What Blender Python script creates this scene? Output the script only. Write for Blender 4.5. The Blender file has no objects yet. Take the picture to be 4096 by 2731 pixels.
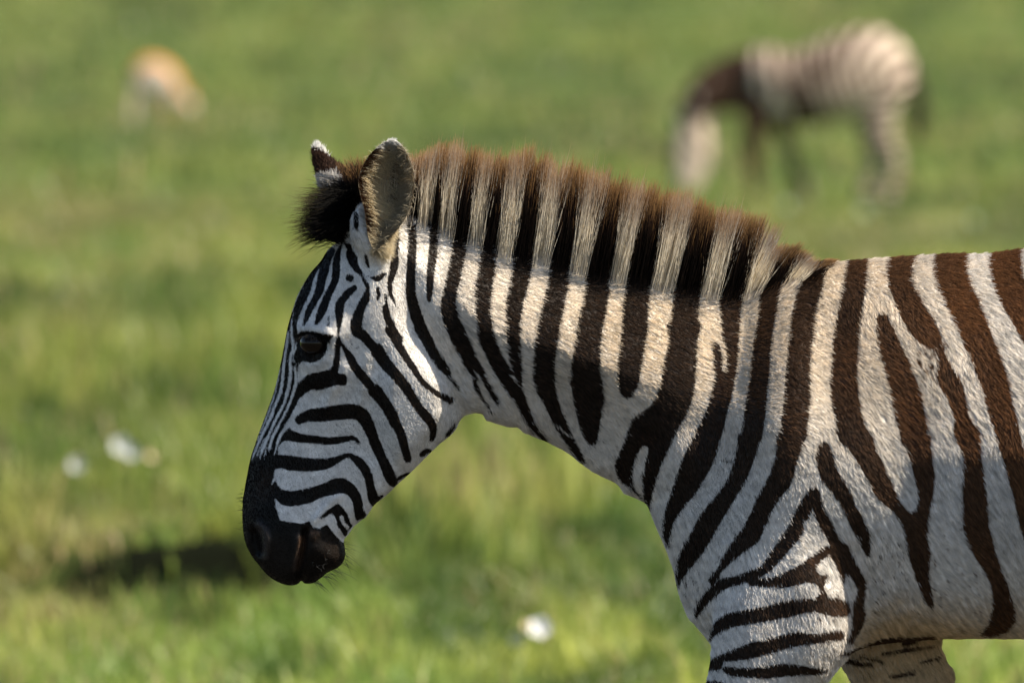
import bpy, math, random
import numpy as np
from mathutils import Vector

# ------------------------------------------------------------------ camera, light, exposure
sc = bpy.context.scene
R_ = math.radians
D = 16.0                      # metres from the lens to the standing zebra
CAMZ, MIDZ = 1.69, 1.185      # lens height, height of the picture's middle at the zebra
PPM = 2786.0                  # photograph pixels per metre at the zebra
cam = bpy.data.cameras.new("camera")
cam.sensor_width = 36.0
cam.lens = 36.0 * math.hypot(D, CAMZ - MIDZ) / (4096 / PPM)
cam.clip_start, cam.clip_end = 0.5, 3000.0
cam.dof.use_dof = True
cam.dof.focus_distance = 15.92
cam.dof.aperture_fstop = 7.2
cam_o = bpy.data.objects.new("camera", cam)
sc.collection.objects.link(cam_o)
cam_o.location = (0, -D, CAMZ)
cam_o.rotation_euler = (R_(90) - math.atan2(CAMZ - MIDZ, D), 0, 0)
sc.camera = cam_o

SUN_EL, SUN_AZ = R_(49), R_(19.5)      # azimuth measured from +x (the tail end) towards the lens
sdir = Vector((math.cos(SUN_EL) * math.cos(SUN_AZ), -math.cos(SUN_EL) * math.sin(SUN_AZ), math.sin(SUN_EL)))
w = bpy.data.worlds.new("World"); sc.world = w; w.use_nodes = True
nt = w.node_tree
sky = nt.nodes.new("ShaderNodeTexSky"); sky.sky_type = 'NISHITA'; sky.sun_disc = False
sky.sun_elevation = SUN_EL; sky.sun_rotation = math.atan2(sdir.x, sdir.y)
bg = nt.nodes["Background"]; bg.inputs[1].default_value = 0.076
nt.links.new(sky.outputs[0], bg.inputs[0])
sun = bpy.data.lights.new("sun", 'SUN'); sun.energy = 5.0; sun.angle = R_(0.5); sun.color = (1.0, 0.89, 0.72)
sun_o = bpy.data.objects.new("sun", sun); sc.collection.objects.link(sun_o)
sun_o.location = (20, -5, 20); sun_o.rotation_euler = sdir.to_track_quat('Z', 'Y').to_euler()
sc.view_settings.view_transform = 'Standard'; sc.view_settings.look = 'None'
sc.view_settings.exposure = 0.95; sc.view_settings.gamma = 1.0
sc.render.engine = 'CYCLES'
sc.cycles.max_bounces = 6; sc.cycles.diffuse_bounces = 3; sc.cycles.transmission_bounces = 3
sc.cycles_curves.shape = 'RIBBONS'; sc.cycles_curves.subdivisions = 2

rng = np.random.default_rng(7)
random.seed(7)

# ------------------------------------------------------------------ helpers
def tag(o, label=None, cat=None, group=None, kind=None):
    if label: o["label"] = label
    if cat: o["category"] = cat
    if group: o["group"] = group
    if kind: o["kind"] = kind
    return o

def empty(name, loc):
    o = bpy.data.objects.new(name, None); sc.collection.objects.link(o)
    o.location = loc; o.empty_display_size = 0.1
    return o

def mesh_obj(name, V, F, mat, parent=None, smooth=True, attrs=None):
    """V (n,3) array in world metres, F (m,3|4) int array; linked as one mesh object."""
    V = np.asarray(V, np.float32); F = np.asarray(F, np.int32)
    if parent is not None: V = V - np.array(parent.location if parent.parent is None else parent.parent.location, np.float32)
    me = bpy.data.meshes.new(name)
    k = F.shape[1]
    me.vertices.add(len(V)); me.vertices.foreach_set("co", V.ravel())
    me.loops.add(F.size); me.loops.foreach_set("vertex_index", F.ravel())
    me.polygons.add(len(F)); me.polygons.foreach_set("loop_start", np.arange(0, F.size, k, dtype=np.int32))
    me.polygons.foreach_set("loop_total", np.full(len(F), k, np.int32))
    if smooth: me.polygons.foreach_set("use_smooth", np.ones(len(F), bool))
    for n, (typ, val) in (attrs or {}).items():
        a = me.attributes.new(n, typ, 'POINT')
        a.data.foreach_set("color" if typ == 'FLOAT_COLOR' else "value", np.asarray(val, np.float32).ravel())
    me.update(); me.validate()
    if mat: me.materials.append(mat)
    o = bpy.data.objects.new(name, me); sc.collection.objects.link(o)
    if parent is not None: o.parent = parent
    return o

def hair_obj(name, P, rad, col, mat, parent):
    """P (n,k,3) strands, rad (k,) or (n,k) radii, col (n,k,3) colours; one Curves object."""
    P = np.asarray(P, np.float32); n, k, _ = P.shape
    base = np.array(parent.location if parent.parent is None else parent.parent.location, np.float32)
    P = P - base
    cu = bpy.data.hair_curves.new(name)
    cu.add_curves([k] * n)
    cu.attributes["position"].data.foreach_set("vector", P.ravel())
    r = cu.attributes.get("radius") or cu.attributes.new("radius", 'FLOAT', 'POINT')
    r.data.foreach_set("value", np.broadcast_to(np.asarray(rad, np.float32), (n, k)).astype(np.float32).ravel())
    c = cu.attributes.new("hcol", 'FLOAT_COLOR', 'POINT')
    c4 = np.ones((n, k, 4), np.float32); c4[..., :3] = col
    c.data.foreach_set("color", c4.ravel())
    cu.materials.append(mat)
    o = bpy.data.objects.new(name, cu); sc.collection.objects.link(o)
    o.parent = parent
    return o

def new_mat(name):
    m = bpy.data.materials.new(name); m.use_nodes = True
    return m, m.node_tree, m.node_tree.nodes["Principled BSDF"]

def simple_mat(name, col, rough=0.6, spec=0.3, noise=0.0, scale=40):
    m, t, p = new_mat(name)
    p.inputs["Roughness"].default_value = rough
    p.inputs["Specular IOR Level"].default_value = spec
    p.inputs["Base Color"].default_value = (*col, 1)
    if noise:
        n = t.nodes.new("ShaderNodeTexNoise"); n.inputs["Scale"].default_value = scale; n.inputs["Detail"].default_value = 5
        r = t.nodes.new("ShaderNodeMapRange")
        r.inputs[3].default_value = 1 - noise; r.inputs[4].default_value = 1 + noise
        mx = t.nodes.new("ShaderNodeVectorMath"); mx.operation = 'SCALE'
        mx.inputs[0].default_value = col
        t.links.new(n.outputs[0], r.inputs[0]); t.links.new(r.outputs[0], mx.inputs["Scale"])
        t.links.new(mx.outputs[0], p.inputs["Base Color"])
    return m

def hair_mat(name, trans=0.25, attr="hcol", gloss=0.04):
    m = bpy.data.materials.new(name); m.use_nodes = True; t = m.node_tree; t.nodes.clear()
    a = t.nodes.new("ShaderNodeAttribute"); a.attribute_name = attr
    d = t.nodes.new("ShaderNodeBsdfDiffuse"); tr = t.nodes.new("ShaderNodeBsdfTranslucent")
    g = t.nodes.new("ShaderNodeBsdfGlossy"); g.inputs["Roughness"].default_value = 0.45
    mx = t.nodes.new("ShaderNodeMixShader"); mx.inputs[0].default_value = trans
    m2 = t.nodes.new("ShaderNodeMixShader"); m2.inputs[0].default_value = gloss
    o = t.nodes.new("ShaderNodeOutputMaterial")
    L = t.links.new
    L(a.outputs["Color"], d.inputs[0]); L(a.outputs["Color"], tr.inputs[0])
    L(d.outputs[0], mx.inputs[1]); L(tr.outputs[0], mx.inputs[2])
    L(mx.outputs[0], m2.inputs[1]); L(g.outputs[0], m2.inputs[2]); L(m2.outputs[0], o.inputs[0])
    return m

def catmull(P, n=5, closed=False):
    P = np.asarray(P, float); m = len(P)
    if m < 3: return P
    out = []
    rngk = range(m if closed else m - 1)
    for i in rngk:
        if closed: p0, p1, p2, p3 = P[i - 1], P[i], P[(i + 1) % m], P[(i + 2) % m]
        else: p0, p1, p2, p3 = P[max(i - 1, 0)], P[i], P[i + 1], P[min(i + 2, m - 1)]
        for k in range(n):
            t = k / n
            out.append(0.5 * ((2 * p1) + (p2 - p0) * t + (2 * p0 - 5 * p1 + 4 * p2 - p3) * t * t + (3 * p1 - p0 - 3 * p2 + p3) * t ** 3))
    if not closed: out.append(P[-1])
    return np.array(out)

def poly_sd(P, X, Z, pad=None):
    """signed distance (negative inside) of grid points X,Z to closed polygon P; beyond pad it is just pad."""
    out = np.full(X.shape, 1.0 if pad is None else pad, np.float32)
    lo, hi = P.min(0), P.max(0)
    q = 0.12 if pad is None else pad
    sel = (X > lo[0] - q) & (X < hi[0] + q) & (Z > lo[1] - q) & (Z < hi[1] + q)
    x, z = X[sel].astype(np.float32), Z[sel].astype(np.float32)
    d2 = np.full(x.shape, 9.0, np.float32); ins = np.zeros(x.shape, bool)
    for i in range(len(P)):
        ax, az = P[i]; bx, bz = P[(i + 1) % len(P)]
        ex, ez = bx - ax, bz - az; L = ex * ex + ez * ez + 1e-12
        px, pz = x - ax, z - az
        t = np.clip((px * ex + pz * ez) / L, 0, 1)
        dx, dz = px - t * ex, pz - t * ez
        np.minimum(d2, dx * dx + dz * dz, out=d2)
        if az != bz:
            ins ^= ((az > z) != (bz > z)) & (px < ex * (z - az) / ez)
    d = np.sqrt(d2); d[ins] *= -1
    out[sel] = d
    return out

def stroke_sd(S, X, Z, pad=0.03):
    """S rows (x, z, halfwidth)."""
    out = np.full(X.shape, pad, np.float32)
    lo, hi = (S[:, :2] - S[:, 2:3]).min(0), (S[:, :2] + S[:, 2:3]).max(0)
    sel = (X > lo[0] - pad) & (X < hi[0] + pad) & (Z > lo[1] - pad) & (Z < hi[1] + pad)
    x, z = X[sel], Z[sel]; d = np.full(x.shape, pad, np.float32)
    for i in range(len(S) - 1):
        ax, az, ra = S[i]; bx, bz, rb = S[i + 1]
        ex, ez = bx - ax, bz - az; L = ex * ex + ez * ez + 1e-12
        px, pz = x - ax, z - az
        t = np.clip((px * ex + pz * ez) / L, 0, 1)
        np.minimum(d, np.hypot(px - t * ex, pz - t * ez) - (ra + t * (rb - ra)), out=d)
    out[sel] = d
    return out

def tps(ctrl):
    """thin plate spline through rows (x, z, v1, v2...)"""
    C = np.asarray(ctrl, float); n = len(C); P = C[:, :2]
    def U(r2): return np.where(r2 > 1e-12, 0.5 * r2 * np.log(r2 + 1e-12), 0)
    K = U(((P[:, None] - P[None]) ** 2).sum(-1)) + np.eye(n) * 1e-4
    A = np.zeros((n + 3, n + 3)); A[:n, :n] = K; A[:n, n] = 1; A[:n, n + 1:] = P; A[n, :n] = 1; A[n + 1:, :n] = P.T
    B = np.zeros((n + 3, C.shape[1] - 2)); B[:n] = C[:, 2:]
    W = np.linalg.solve(A, B)
    def f(X, Z):
        res = [np.full(X.shape, W[n, j]) + W[n + 1, j] * X + W[n + 2, j] * Z for j in range(W.shape[1])]
        for i in range(n):
            u = U((X - P[i, 0]) ** 2 + (Z - P[i, 1]) ** 2)
            for j in range(W.shape[1]): res[j] = res[j] + W[i, j] * u
        return res
    return f

def surface_nets(Fv, xs, ys, zs):
    ins = Fv < 0
    c = np.zeros(tuple(s - 1 for s in ins.shape), np.uint8)
    sl = (slice(None, -1), slice(1, None))
    for a in (0, 1):
        for b in (0, 1):
            for d in (0, 1): c += ins[sl[a], sl[b], sl[d]]
    ii, jj, kk = np.nonzero((c > 0) & (c < 8)); del c
    idx = np.full(tuple(s - 1 for s in ins.shape), -1, np.int32)
    idx[ii, jj, kk] = np.arange(len(ii))
    cv = {}
    for a in (0, 1):
        for b in (0, 1):
            for d in (0, 1): cv[a, b, d] = Fv[ii + a, jj + b, kk + d]
    acc = np.zeros((len(ii), 3)); cnt = np.zeros(len(ii))
    for ax in range(3):
        for u in (0, 1):
            for v in (0, 1):
                lo = [u, v]; lo.insert(ax, 0); hi = [u, v]; hi.insert(ax, 1)
                f0, f1 = cv[tuple(lo)], cv[tuple(hi)]
                m = (f0 < 0) != (f1 < 0)
                t = np.where(m, f0 / np.where(m, f0 - f1, 1), 0)
                p = np.zeros((len(ii), 3)); p[:] = lo; p[:, ax] = t
                acc[m] += p[m]; cnt[m] += 1
    acc /= cnt[:, None]
    V = np.stack([np.interp(ii + acc[:, 0], np.arange(len(xs)), xs), np.interp(jj + acc[:, 1], np.arange(len(ys)), ys),
                  np.interp(kk + acc[:, 2], np.arange(len(zs)), zs)], 1)
    faces = []
    for ax in range(3):
        s0 = [slice(1, -1)] * 3; s1 = [slice(1, -1)] * 3
        s0[ax] = slice(0, -1); s1[ax] = slice(1, None)
        a, b = ins[tuple(s0)], ins[tuple(s1)]
        e = np.argwhere(a != b)
        flip = a[tuple(e.T)]
        off = np.ones(3, int); off[ax] = 0; e = e + off
        u, v = [q for q in range(3) if q != ax]
        def cell(du, dv):
            q = e.copy(); q[:, u] -= du; q[:, v] -= dv
            return idx[tuple(q.T)]
        Q = np.stack([cell(1, 1), cell(0, 1), cell(0, 0), cell(1, 0)], 1)
        if ax == 1: flip = ~flip
        Q[~flip] = Q[~flip][:, ::-1]
        faces.append(Q)
    return V, np.concatenate(faces)

def ellip(y, yc, W, Rr, d):
    t = np.maximum(0, 1 + d / Rr)
    return (np.sqrt(((y - yc) / W) ** 2 + t * t) - 1) * np.minimum(W, Rr)

def smin(a, b, k):
    h = np.maximum(k - np.abs(a - b), 0) / k
    return np.minimum(a, b) - h * h * k * 0.25

def inflate(parts, xs, ys, zs):
    """parts: (polygon, thickness spline, yc, blend, bump or None); returns a mesh of the joined swollen outlines."""
    X, Z = np.meshgrid(xs, zs, indexing='ij')
    pre = []
    for poly, ctrl, yc, k, bump in parts:
        d = poly_sd(catmull(poly, 5, True), X, Z)
        W, Rr = tps(ctrl)(X, Z)
        W = np.clip(W, 0.008, 0.4); Rr = np.clip(Rr, 0.01, 0.4)
        if bump is not None: W = np.maximum(W + bump(X, Z), 0.004)
        ycA = yc(X, Z) if callable(yc) else yc
        pre.append((d.astype(np.float32), W.astype(np.float32), Rr.astype(np.float32), ycA, k))
    Fv = np.empty((len(xs), len(ys), len(zs)), np.float32)
    for j, y in enumerate(ys):
        f = None
        for d, W, Rr, yc, k in pre:
            e = ellip(np.float32(y), yc, W, Rr, d)
            f = e if f is None else smin(f, e, k)
        Fv[:, j, :] = f
    return surface_nets(Fv, xs, ys, zs)

# tiles of the photograph used for measuring: (x0, y0, zoom)
TILES = dict(A=(900, 500, 1.568), B=(900, 1400, 1.568), C=(1600, 500, 1.568), D=(1800, 1300, 1.568), E=(2500, 700, 1.568),
             F=(2500, 1731, 1.568), G=(3096, 900, 1.568), H=(3096, 1731, 1.568), e=(1100, 1200, 3.136), m=(950, 1900, 3.136),
             r=(1100, 500, 2.6133), j=(1500, 1300, 2.6133), n=(980, 1400, 5.2267), o=(980, 1650, 5.2267), q=(1150, 850, 3.136),
             V=(0, 0, 0.57422), S=(0, 0, 1.0), b=(2500, 0, 1.568), g=(300, 100, 2.6133))
def M(t, *pts, depth=D):
    """measured points -> metres in the plane of the animal (x, z[, halfwidth])"""
    x0, y0, k = TILES[t]; s = depth / D / PPM
    out = []
    for p in pts:
        X = (x0 + p[0] / k - 2048) * s; Z = (y0 + p[1] / k - 1365.5) * s
        out.append((X, MIDZ - Z) if len(p) == 2 else (X, MIDZ - Z, p[2] / k * s))
    return out

# ------------------------------------------------------------------ ground
_ph = rng.uniform(0, 6.28, (3, 14)); _fr = rng.uniform(0.25, 1.0, (2, 14)); _an = rng.uniform(0, 6.28, 14)
def wave(x, y, scale, s=0):
    v = 0
    for i in range(14):
        k = (0.4 + 1.6 * _fr[0, i]) / scale
        v = v + np.sin((x * math.cos(_an[i] + s) + y * math.sin(_an[i] + s)) * k + _ph[s % 3, i])
    return v / 3.7
def ground_z(x, y):
    far = np.clip((y - 6) / 12, 0, 1)
    z = far * (0.030 * wave(x, y, .7) + 0.05 * wave(x, y, 1.8, 1)) + np.clip((y - 30) / 40, 0, 1) * .06 * wave(x, y * .6, 1.6, 2)
    z = z + far * .016 * wave(x, y * 1.3, .22, 2)
    bk = np.clip((y - 13.9) / .12, 0, 1); bk = bk * bk * (3 - 2 * bk)
    z = z + (.175 + .018 * wave(x, 0 * y, .05, 1) + .02 * wave(x, y, .09, 2)) * bk * np.exp(-np.clip(y - 14.04, 0, 9) / 1.6) * np.clip(1.25 - np.abs((x + .93) / .40) ** 3 * .8, 0, 1)    # a little earth bank
    z = z + np.clip(y - 135, 0, None) * 0.035
    return z

def ground_material():
    m, t, p = new_mat("meadow_soil")
    L = t.links.new
    g = t.nodes.new("ShaderNodeNewGeometry")
    n1 = t.nodes.new("ShaderNodeTexNoise"); n1.inputs["Scale"].default_value = 0.7; n1.inputs["Detail"].default_value = 6
    n2 = t.nodes.new("ShaderNodeTexNoise"); n2.inputs["Scale"].default_value = 9; n2.inputs["Detail"].default_value = 6
    L(g.outputs["Position"], n1.inputs["Vector"]); L(g.outputs["Position"], n2.inputs["Vector"])
    r = t.nodes.new("ShaderNodeValToRGB"); e = r.color_ramp.elements
    e[0].position = 0.35; e[0].color = (0.055, 0.085, 0.022, 1)
    e[1].position = 0.7; e[1].color = (0.15, 0.17, 0.05, 1)
    x = e.new(0.55); x.color = (0.085, 0.125, 0.03, 1)
    mx = t.nodes.new("ShaderNodeMix"); mx.data_type = 'RGBA'; mx.blend_type = 'MIX'
    r2 = t.nodes.new("ShaderNodeMapRange"); r2.inputs[1].default_value = 0.5; r2.inputs[2].default_value = 0.75
    mx.inputs[7].default_value = (0.075, 0.08, 0.03, 1)
    L(n1.outputs[0], r.inputs[0]); L(r.outputs[0], mx.inputs[6]); L(n2.outputs[0], r2.inputs[0])
    L(r2.outputs[0], mx.inputs[0])
    def patch(prev, cx, cy, rx, ry, col):
        vs = t.nodes.new("ShaderNodeVectorMath"); vs.operation = 'MULTIPLY_ADD'; vs.inputs[1].default_value = (1 / rx, 1 / ry, 0); vs.inputs[2].default_value = (-cx / rx, -cy / ry, 0)
        ln_ = t.nodes.new("ShaderNodeVectorMath"); ln_.operation = 'LENGTH'
        mr = t.nodes.new("ShaderNodeMapRange"); mr.inputs[1].default_value = 1.15; mr.inputs[2].default_value = .85
        m_ = t.nodes.new("ShaderNodeMix"); m_.data_type = 'RGBA'; m_.inputs[7].default_value = (*col, 1)
        L(g.outputs["Position"], vs.inputs[0]); L(vs.outputs[0], ln_.inputs[0]); L(ln_.outputs["Value"], mr.inputs[0]); L(mr.outputs[0], m_.inputs[0]); L(prev, m_.inputs[6])
        return m_.outputs[2]
    c_ = patch(mx.outputs[2], 0, -4, 30, 11, (.045, .040, .032))       # unseen ground round the zebra, darkened to cut green bounce light
    c_ = patch(c_, -.93, 13.64, .48, .46, (.005, .0065, .003))          # shade of the hollow painted into the ground colour
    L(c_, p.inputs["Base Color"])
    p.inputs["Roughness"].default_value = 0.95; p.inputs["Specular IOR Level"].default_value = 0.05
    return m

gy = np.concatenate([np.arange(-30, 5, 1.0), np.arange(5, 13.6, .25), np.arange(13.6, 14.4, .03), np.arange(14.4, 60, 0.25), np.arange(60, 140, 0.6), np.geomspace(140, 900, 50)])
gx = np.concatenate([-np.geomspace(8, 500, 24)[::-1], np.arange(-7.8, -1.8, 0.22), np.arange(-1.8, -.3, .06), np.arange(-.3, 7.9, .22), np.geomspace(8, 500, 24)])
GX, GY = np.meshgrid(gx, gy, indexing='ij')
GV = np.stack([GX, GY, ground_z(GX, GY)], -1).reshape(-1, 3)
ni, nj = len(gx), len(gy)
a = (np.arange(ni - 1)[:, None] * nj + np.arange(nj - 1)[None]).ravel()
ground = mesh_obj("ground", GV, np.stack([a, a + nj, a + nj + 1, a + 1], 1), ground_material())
tag(ground, "gently rolling green meadow floor under the animals", "ground", kind="structure")

def blade_mat():
    m = bpy.data.materials.new("grass_blade"); m.use_nodes = True; t = m.node_tree; t.nodes.clear(); L = t.links.new
    a = t.nodes.new("ShaderNodeAttribute"); a.attribute_name = "col"
    d = t.nodes.new("ShaderNodeBsdfDiffuse"); tr = t.nodes.new("ShaderNodeBsdfTranslucent")
    g = t.nodes.new("ShaderNodeBsdfGlossy"); g.inputs["Roughness"].default_value = 0.4
    mx = t.nodes.new("ShaderNodeMixShader"); mx.inputs[0].default_value = 0.35
    m2 = t.nodes.new("ShaderNodeMixShader"); m2.inputs[0].default_value = 0.03
    o = t.nodes.new("ShaderNodeOutputMaterial")
    L(a.outputs["Color"], d.inputs[0]); L(a.outputs["Color"], tr.inputs[0])
    L(d.outputs[0], mx.inputs[1]); L(tr.outputs[0], mx.inputs[2]); L(mx.outputs[0], m2.inputs[1]); L(g.outputs[0], m2.inputs[2])
    L(m2.outputs[0], o.inputs[0])
    return m
BLADE = blade_mat()

def blades(name, x, y, h, wd, col, lean=0.35, label=None):
    n = len(x); z = ground_z(x, y) - 0.01
    az = rng.uniform(0, 6.283, n); ln = rng.uniform(0.05, 1, n) * lean * h; la = rng.uniform(0, 6.283, n)
    B = np.stack([x, y, z], 1); S = np.stack([np.cos(az), np.sin(az), 0 * az], 1) * (wd / 2)[:, None]
    Ld = np.stack([np.cos(la), np.sin(la), 0 * la], 1) * ln[:, None]; U = np.array([0, 0, 1.0])
    mid = B + Ld * 0.3 + U * (h * 0.6)[:, None]; top = B + Ld + U * h[:, None]
    V = np.stack([B - S, B + S, mid + S * 0.75, mid - S * 0.75, top + S * 0.1, top - S * 0.1], 1).reshape(-1, 3)
    i = np.arange(n)[:, None] * 6
    F = np.concatenate([i + [0, 1, 2, 3], i + [3, 2, 4, 5]])
    c = np.ones((n, 6, 4)); c[:, :, :3] = col[:, None]
    o = mesh_obj(name, V, F, BLADE, smooth=False, attrs={"col": ('FLOAT_COLOR', c)})
    tag(o, label, "grass", kind="stuff")
    return o

GREEN = np.array([0.145, 0.225, 0.045]); LIME = np.array([0.34, 0.365, 0.080]); DEEP = np.array([0.045, 0.088, 0.017])
DRY = np.array([0.50, 0.38, 0.19]); OLIVE = np.array([0.235, 0.225, 0.085])
def patches(x, y, f=1.0):
    """three independent patchy fields over the meadow, roughly -1..1"""
    q1 = 0.6 * wave(x, y * .16, .30 * f, 1) + 0.5 * wave(x + 3, y * .2, .10 * f, 2)
    q2 = 0.6 * wave(x, y * .12, .36 * f, 2) + 0.5 * wave(x - 5, y * .18, .12 * f, 0)
    q3 = 0.7 * wave(x + 9, y * .10, .45 * f, 0) + 0.4 * wave(x, y * .2, .15 * f, 1)
    return q1, q2, q3
def grass_col(x, y, dry=0.12, f=1.0):
    n = len(x)
    q1, q2, q3 = patches(x, y, f)
    a = np.clip(0.45 + 0.55 * q1 + rng.normal(0, 0.12, n), 0, 1)[:, None]
    c = GREEN * (1 - a) + LIME * a
    o = np.clip(q3 * 0.8 - 0.3, 0, 0.7)[:, None]
    c = c * (1 - o) + OLIVE * o
    k = np.clip(2.6 * np.clip(-q2 - 0.08, 0, 1), 0, .9)[:, None]
    c = c * (1 - k) + DEEP * k
    c = c * (1 + .32 * np.clip((14.2 - y) / 1.2, 0, 1))[:, None]
    for cx, cy, rx, ry, cc, am in ((-3.4, 67, .85, 3.2, (.30, .20, .11), .75), (-.17, 18.8, .22, .6, (.33, .23, .15), .8), (-1.75, 22, .25, 1.0, (.34, .25, .15), .6), (2.9, 60, 1.0, 4, (.27, .25, .12), .6)):
        k = (am * np.exp(-((x - cx) / rx) ** 2 - ((y - cy) / ry) ** 2))[:, None]; c = c * (1 - k) + np.array(cc) * k
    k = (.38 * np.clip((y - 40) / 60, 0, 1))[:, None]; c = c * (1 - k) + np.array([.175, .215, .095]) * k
    d = rng.random(n) < dry * .7 * (1 + np.clip(1.2 * q3, -0.8, 1.0))
    c[d] = DRY * rng.uniform(0.6, 1.1, (d.sum(), 1))
    return c * rng.uniform(0.75, 1.25, (n, 1))

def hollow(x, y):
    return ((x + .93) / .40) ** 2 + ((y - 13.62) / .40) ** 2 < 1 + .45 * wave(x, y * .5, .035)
def scatter(y0, y1, dens, margin=2.5):
    """random points on the wedge of meadow the lens could see"""
    area = 0.5 * (y1 - y0) * margin * 1.47 * ((y0 + D) + (y1 + D)) / D
    n = int(area * dens)
    u = rng.random(n); a, b = y0 + D, y1 + D
    dd = np.sqrt(a * a + u * (b * b - a * a))
    x = rng.uniform(-1, 1, n) * 0.735 * margin * dd / D
    return x, dd - D
x, y = scatter(-3.0, 8.0, 60)
blades("grass", x, y, rng.uniform(0.04, 0.10, len(x)), np.full(len(x), 0.006), grass_col(x, y), label="short meadow grass around the standing zebra's hooves")
x, y = scatter(8.0, 23.0, 1500)
hh = rng.uniform(0.03, 0.085, len(x)) * (1 + 0.7 * np.clip(wave(x, y, 0.12), -1, 1.5))
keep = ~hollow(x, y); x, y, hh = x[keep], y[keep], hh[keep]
blades("grass", x, y, hh, rng.uniform(0.004, 0.009, len(x)), grass_col(x, y, 0.16), 1.15, label="lush short meadow grass behind the standing zebra")
x, y = scatter(23.0, 75.0, 260)
hh = rng.uniform(0.035, 0.10, len(x)) * (1 + 0.8 * np.clip(wave(x, y, 0.2), -1, 1.6))
blades("grass", x, y, hh, rng.uniform(0.01, 0.022, len(x)), grass_col(x, y, 0.12, 1.6), 1.0, label="blurred meadow grass in the middle distance")
x, y = scatter(75.0, 230.0, 24, 2.3)
hh = rng.uniform(0.05, 0.15, len(x)) * (1 + 0.8 * np.clip(wave(x, y, 0.35), -1, 1.6))
blades("grass", x, y, hh, rng.uniform(0.03, 0.07, len(x)), grass_col(x, y, 0.10, 2.6), 0.5, label="far soft green grass up to the top of the picture")

# taller rank growth on the left, behind the muzzle
n = 46000
ty = 15.3 + rng.random(n) ** 1.25 * 26; tx = (rng.normal(-0.66, 0.33, n)) * (ty + D) / D
dens = wave(tx, ty * 0.5, 0.10, 1) + .6 * wave(tx, ty * .4, .3, 2)
keep = (dens > -0.35) & ~hollow(tx, ty)
for fx, fy in ((-1.20, 19.4), (-1.34, 19.0), (-1.09, 19.4)):
    keep &= ~((np.abs(tx - fx * (ty + D) / (fy + D)) < .075) & (ty < fy + .2))
tx, ty, dens = tx[keep], ty[keep], dens[keep]
ex_ = np.concatenate([rng.normal(-.94, .25, 1700), rng.normal(-1.34, .10, 700), rng.normal(-.50, .07, 520), rng.uniform(-1.30, -.60, 240)])
ey_ = np.concatenate([rng.uniform(14.04, 14.44, 1700), rng.uniform(13.5, 14.3, 700), rng.uniform(13.5, 14.3, 520), rng.uniform(13.5, 13.96, 240)])
tx = np.concatenate([tx, ex_]); ty = np.concatenate([ty, ey_]); dens = np.concatenate([dens, wave(ex_, ey_, .06)])
th = rng.uniform(0.07, 0.24, len(tx)) * (1 + 0.35 * np.clip(dens, -1, 1)) * np.clip((ty - 13.4) / 2.5, .35, 1)
tall = blades("tall_grass", tx, ty, th, rng.uniform(0.007, 0.018, len(tx)), grass_col(tx, ty, 0.12), 0.5, label="taller rank grass and weeds behind the standing zebra's muzzle")

# ------------------------------------------------------------------ stripe drawing
def bilinear(Fg, x0, z0, h, x, z):
    u = np.clip((x - x0) / h, 0, Fg.shape[0] - 1.001); v = np.clip((z - z0) / h, 0, Fg.shape[1] - 1.001)
    i, j = u.astype(int), v.astype(int); a, b = u - i, v - j
    return Fg[i, j] * (1 - a) * (1 - b) + Fg[i + 1, j] * a * (1 - b) + Fg[i, j + 1] * (1 - a) * b + Fg[i + 1, j + 1] * a * b

class Pattern:
    """dark markings of a coat as a signed distance (negative = dark), drawn in the side view"""
    def __init__(s, x0, x1, z0, z1, h, pad=0.03):
        s.x0, s.z0, s.h, s.pad = x0, z0, h, pad
        s.X, s.Z = np.meshgrid(np.arange(x0, x1, h, dtype=np.float32), np.arange(z0, z1, h, dtype=np.float32), indexing='ij')
        s.f = np.full(s.X.shape, pad, np.float32)
    def add(s, g, neg):
        s.f = np.maximum(s.f, -g) if neg else np.minimum(s.f, g)
    def S(s, t, *pts, neg=False, depth=D):
        P = catmull(M(t, *pts, depth=depth), 4)
        P = np.asarray(P); P[:, 2] = np.maximum(P[:, 2], 0.0004)
        s.add(stroke_sd(P, s.X, s.Z, s.pad), neg)
    def P(s, *pts, t=None, neg=False, smooth=True, depth=D):
        if t: P = M(t, *pts, depth=depth)
        else: P = [M(q[0], q[1:])[0] for q in pts]
        P = np.asarray(P)
        s.add(poly_sd(catmull(P, 3, True) if smooth else P, s.X, s.Z, s.pad), neg)
    def at(s, x, z): return bilinear(s.f, s.x0, s.z0, s.h, x, z)

pat = Pattern(-0.78, 0.90, 0.60, 1.50, 0.0014)
p, q = pat.S, pat.P
# face front: one dark field, then the pale lines in it
q(("e", 60, 150), ("e", 215, 150), ("e", 255, 330), ("e", 270, 480), ("n", 1020, 0), ("n", 985, 200), ("n", 1100, 330), ("n", 1090, 700),
  ("n", 1060, 900), ("n", 1100, 1060), ("n", 1040, 1190), ("n", 990, 1300), ("n", 930, 1420), ("n", 830, 1560), ("o", 900, 140), ("o", 840, 250),
  ("o", 760, 500), ("o", 700, 640), ("o", 690, 850), ("o", 700, 905), ("o", 640, 1180), ("o", 600, 1330), ("o", -300, 1330), ("o", -200, 900),
  ("n", 200, 1568), ("n", 450, 600), ("n", 600, 0), smooth=False)
q((840, 370), (930, 310), (985, 385), (1080, 450), (1250, 478), (1250, 625), (1050, 615), (900, 585), (820, 595), (760, 640), (700, 720), (690, 850), (650, 800), (700, 600), (760, 480), t="o")
p("n", (720, 400, 5), (690, 550, 11), (650, 720, 13), (610, 900, 14), (560, 1080, 14), (500, 1250, 14), (420, 1470, 15), (390, 1550, 14), neg=True)
p("o", (460, 50, 14), (400, 190, 13), (330, 370, 12), (280, 490, 10), (240, 620, 6), neg=True)
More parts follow.
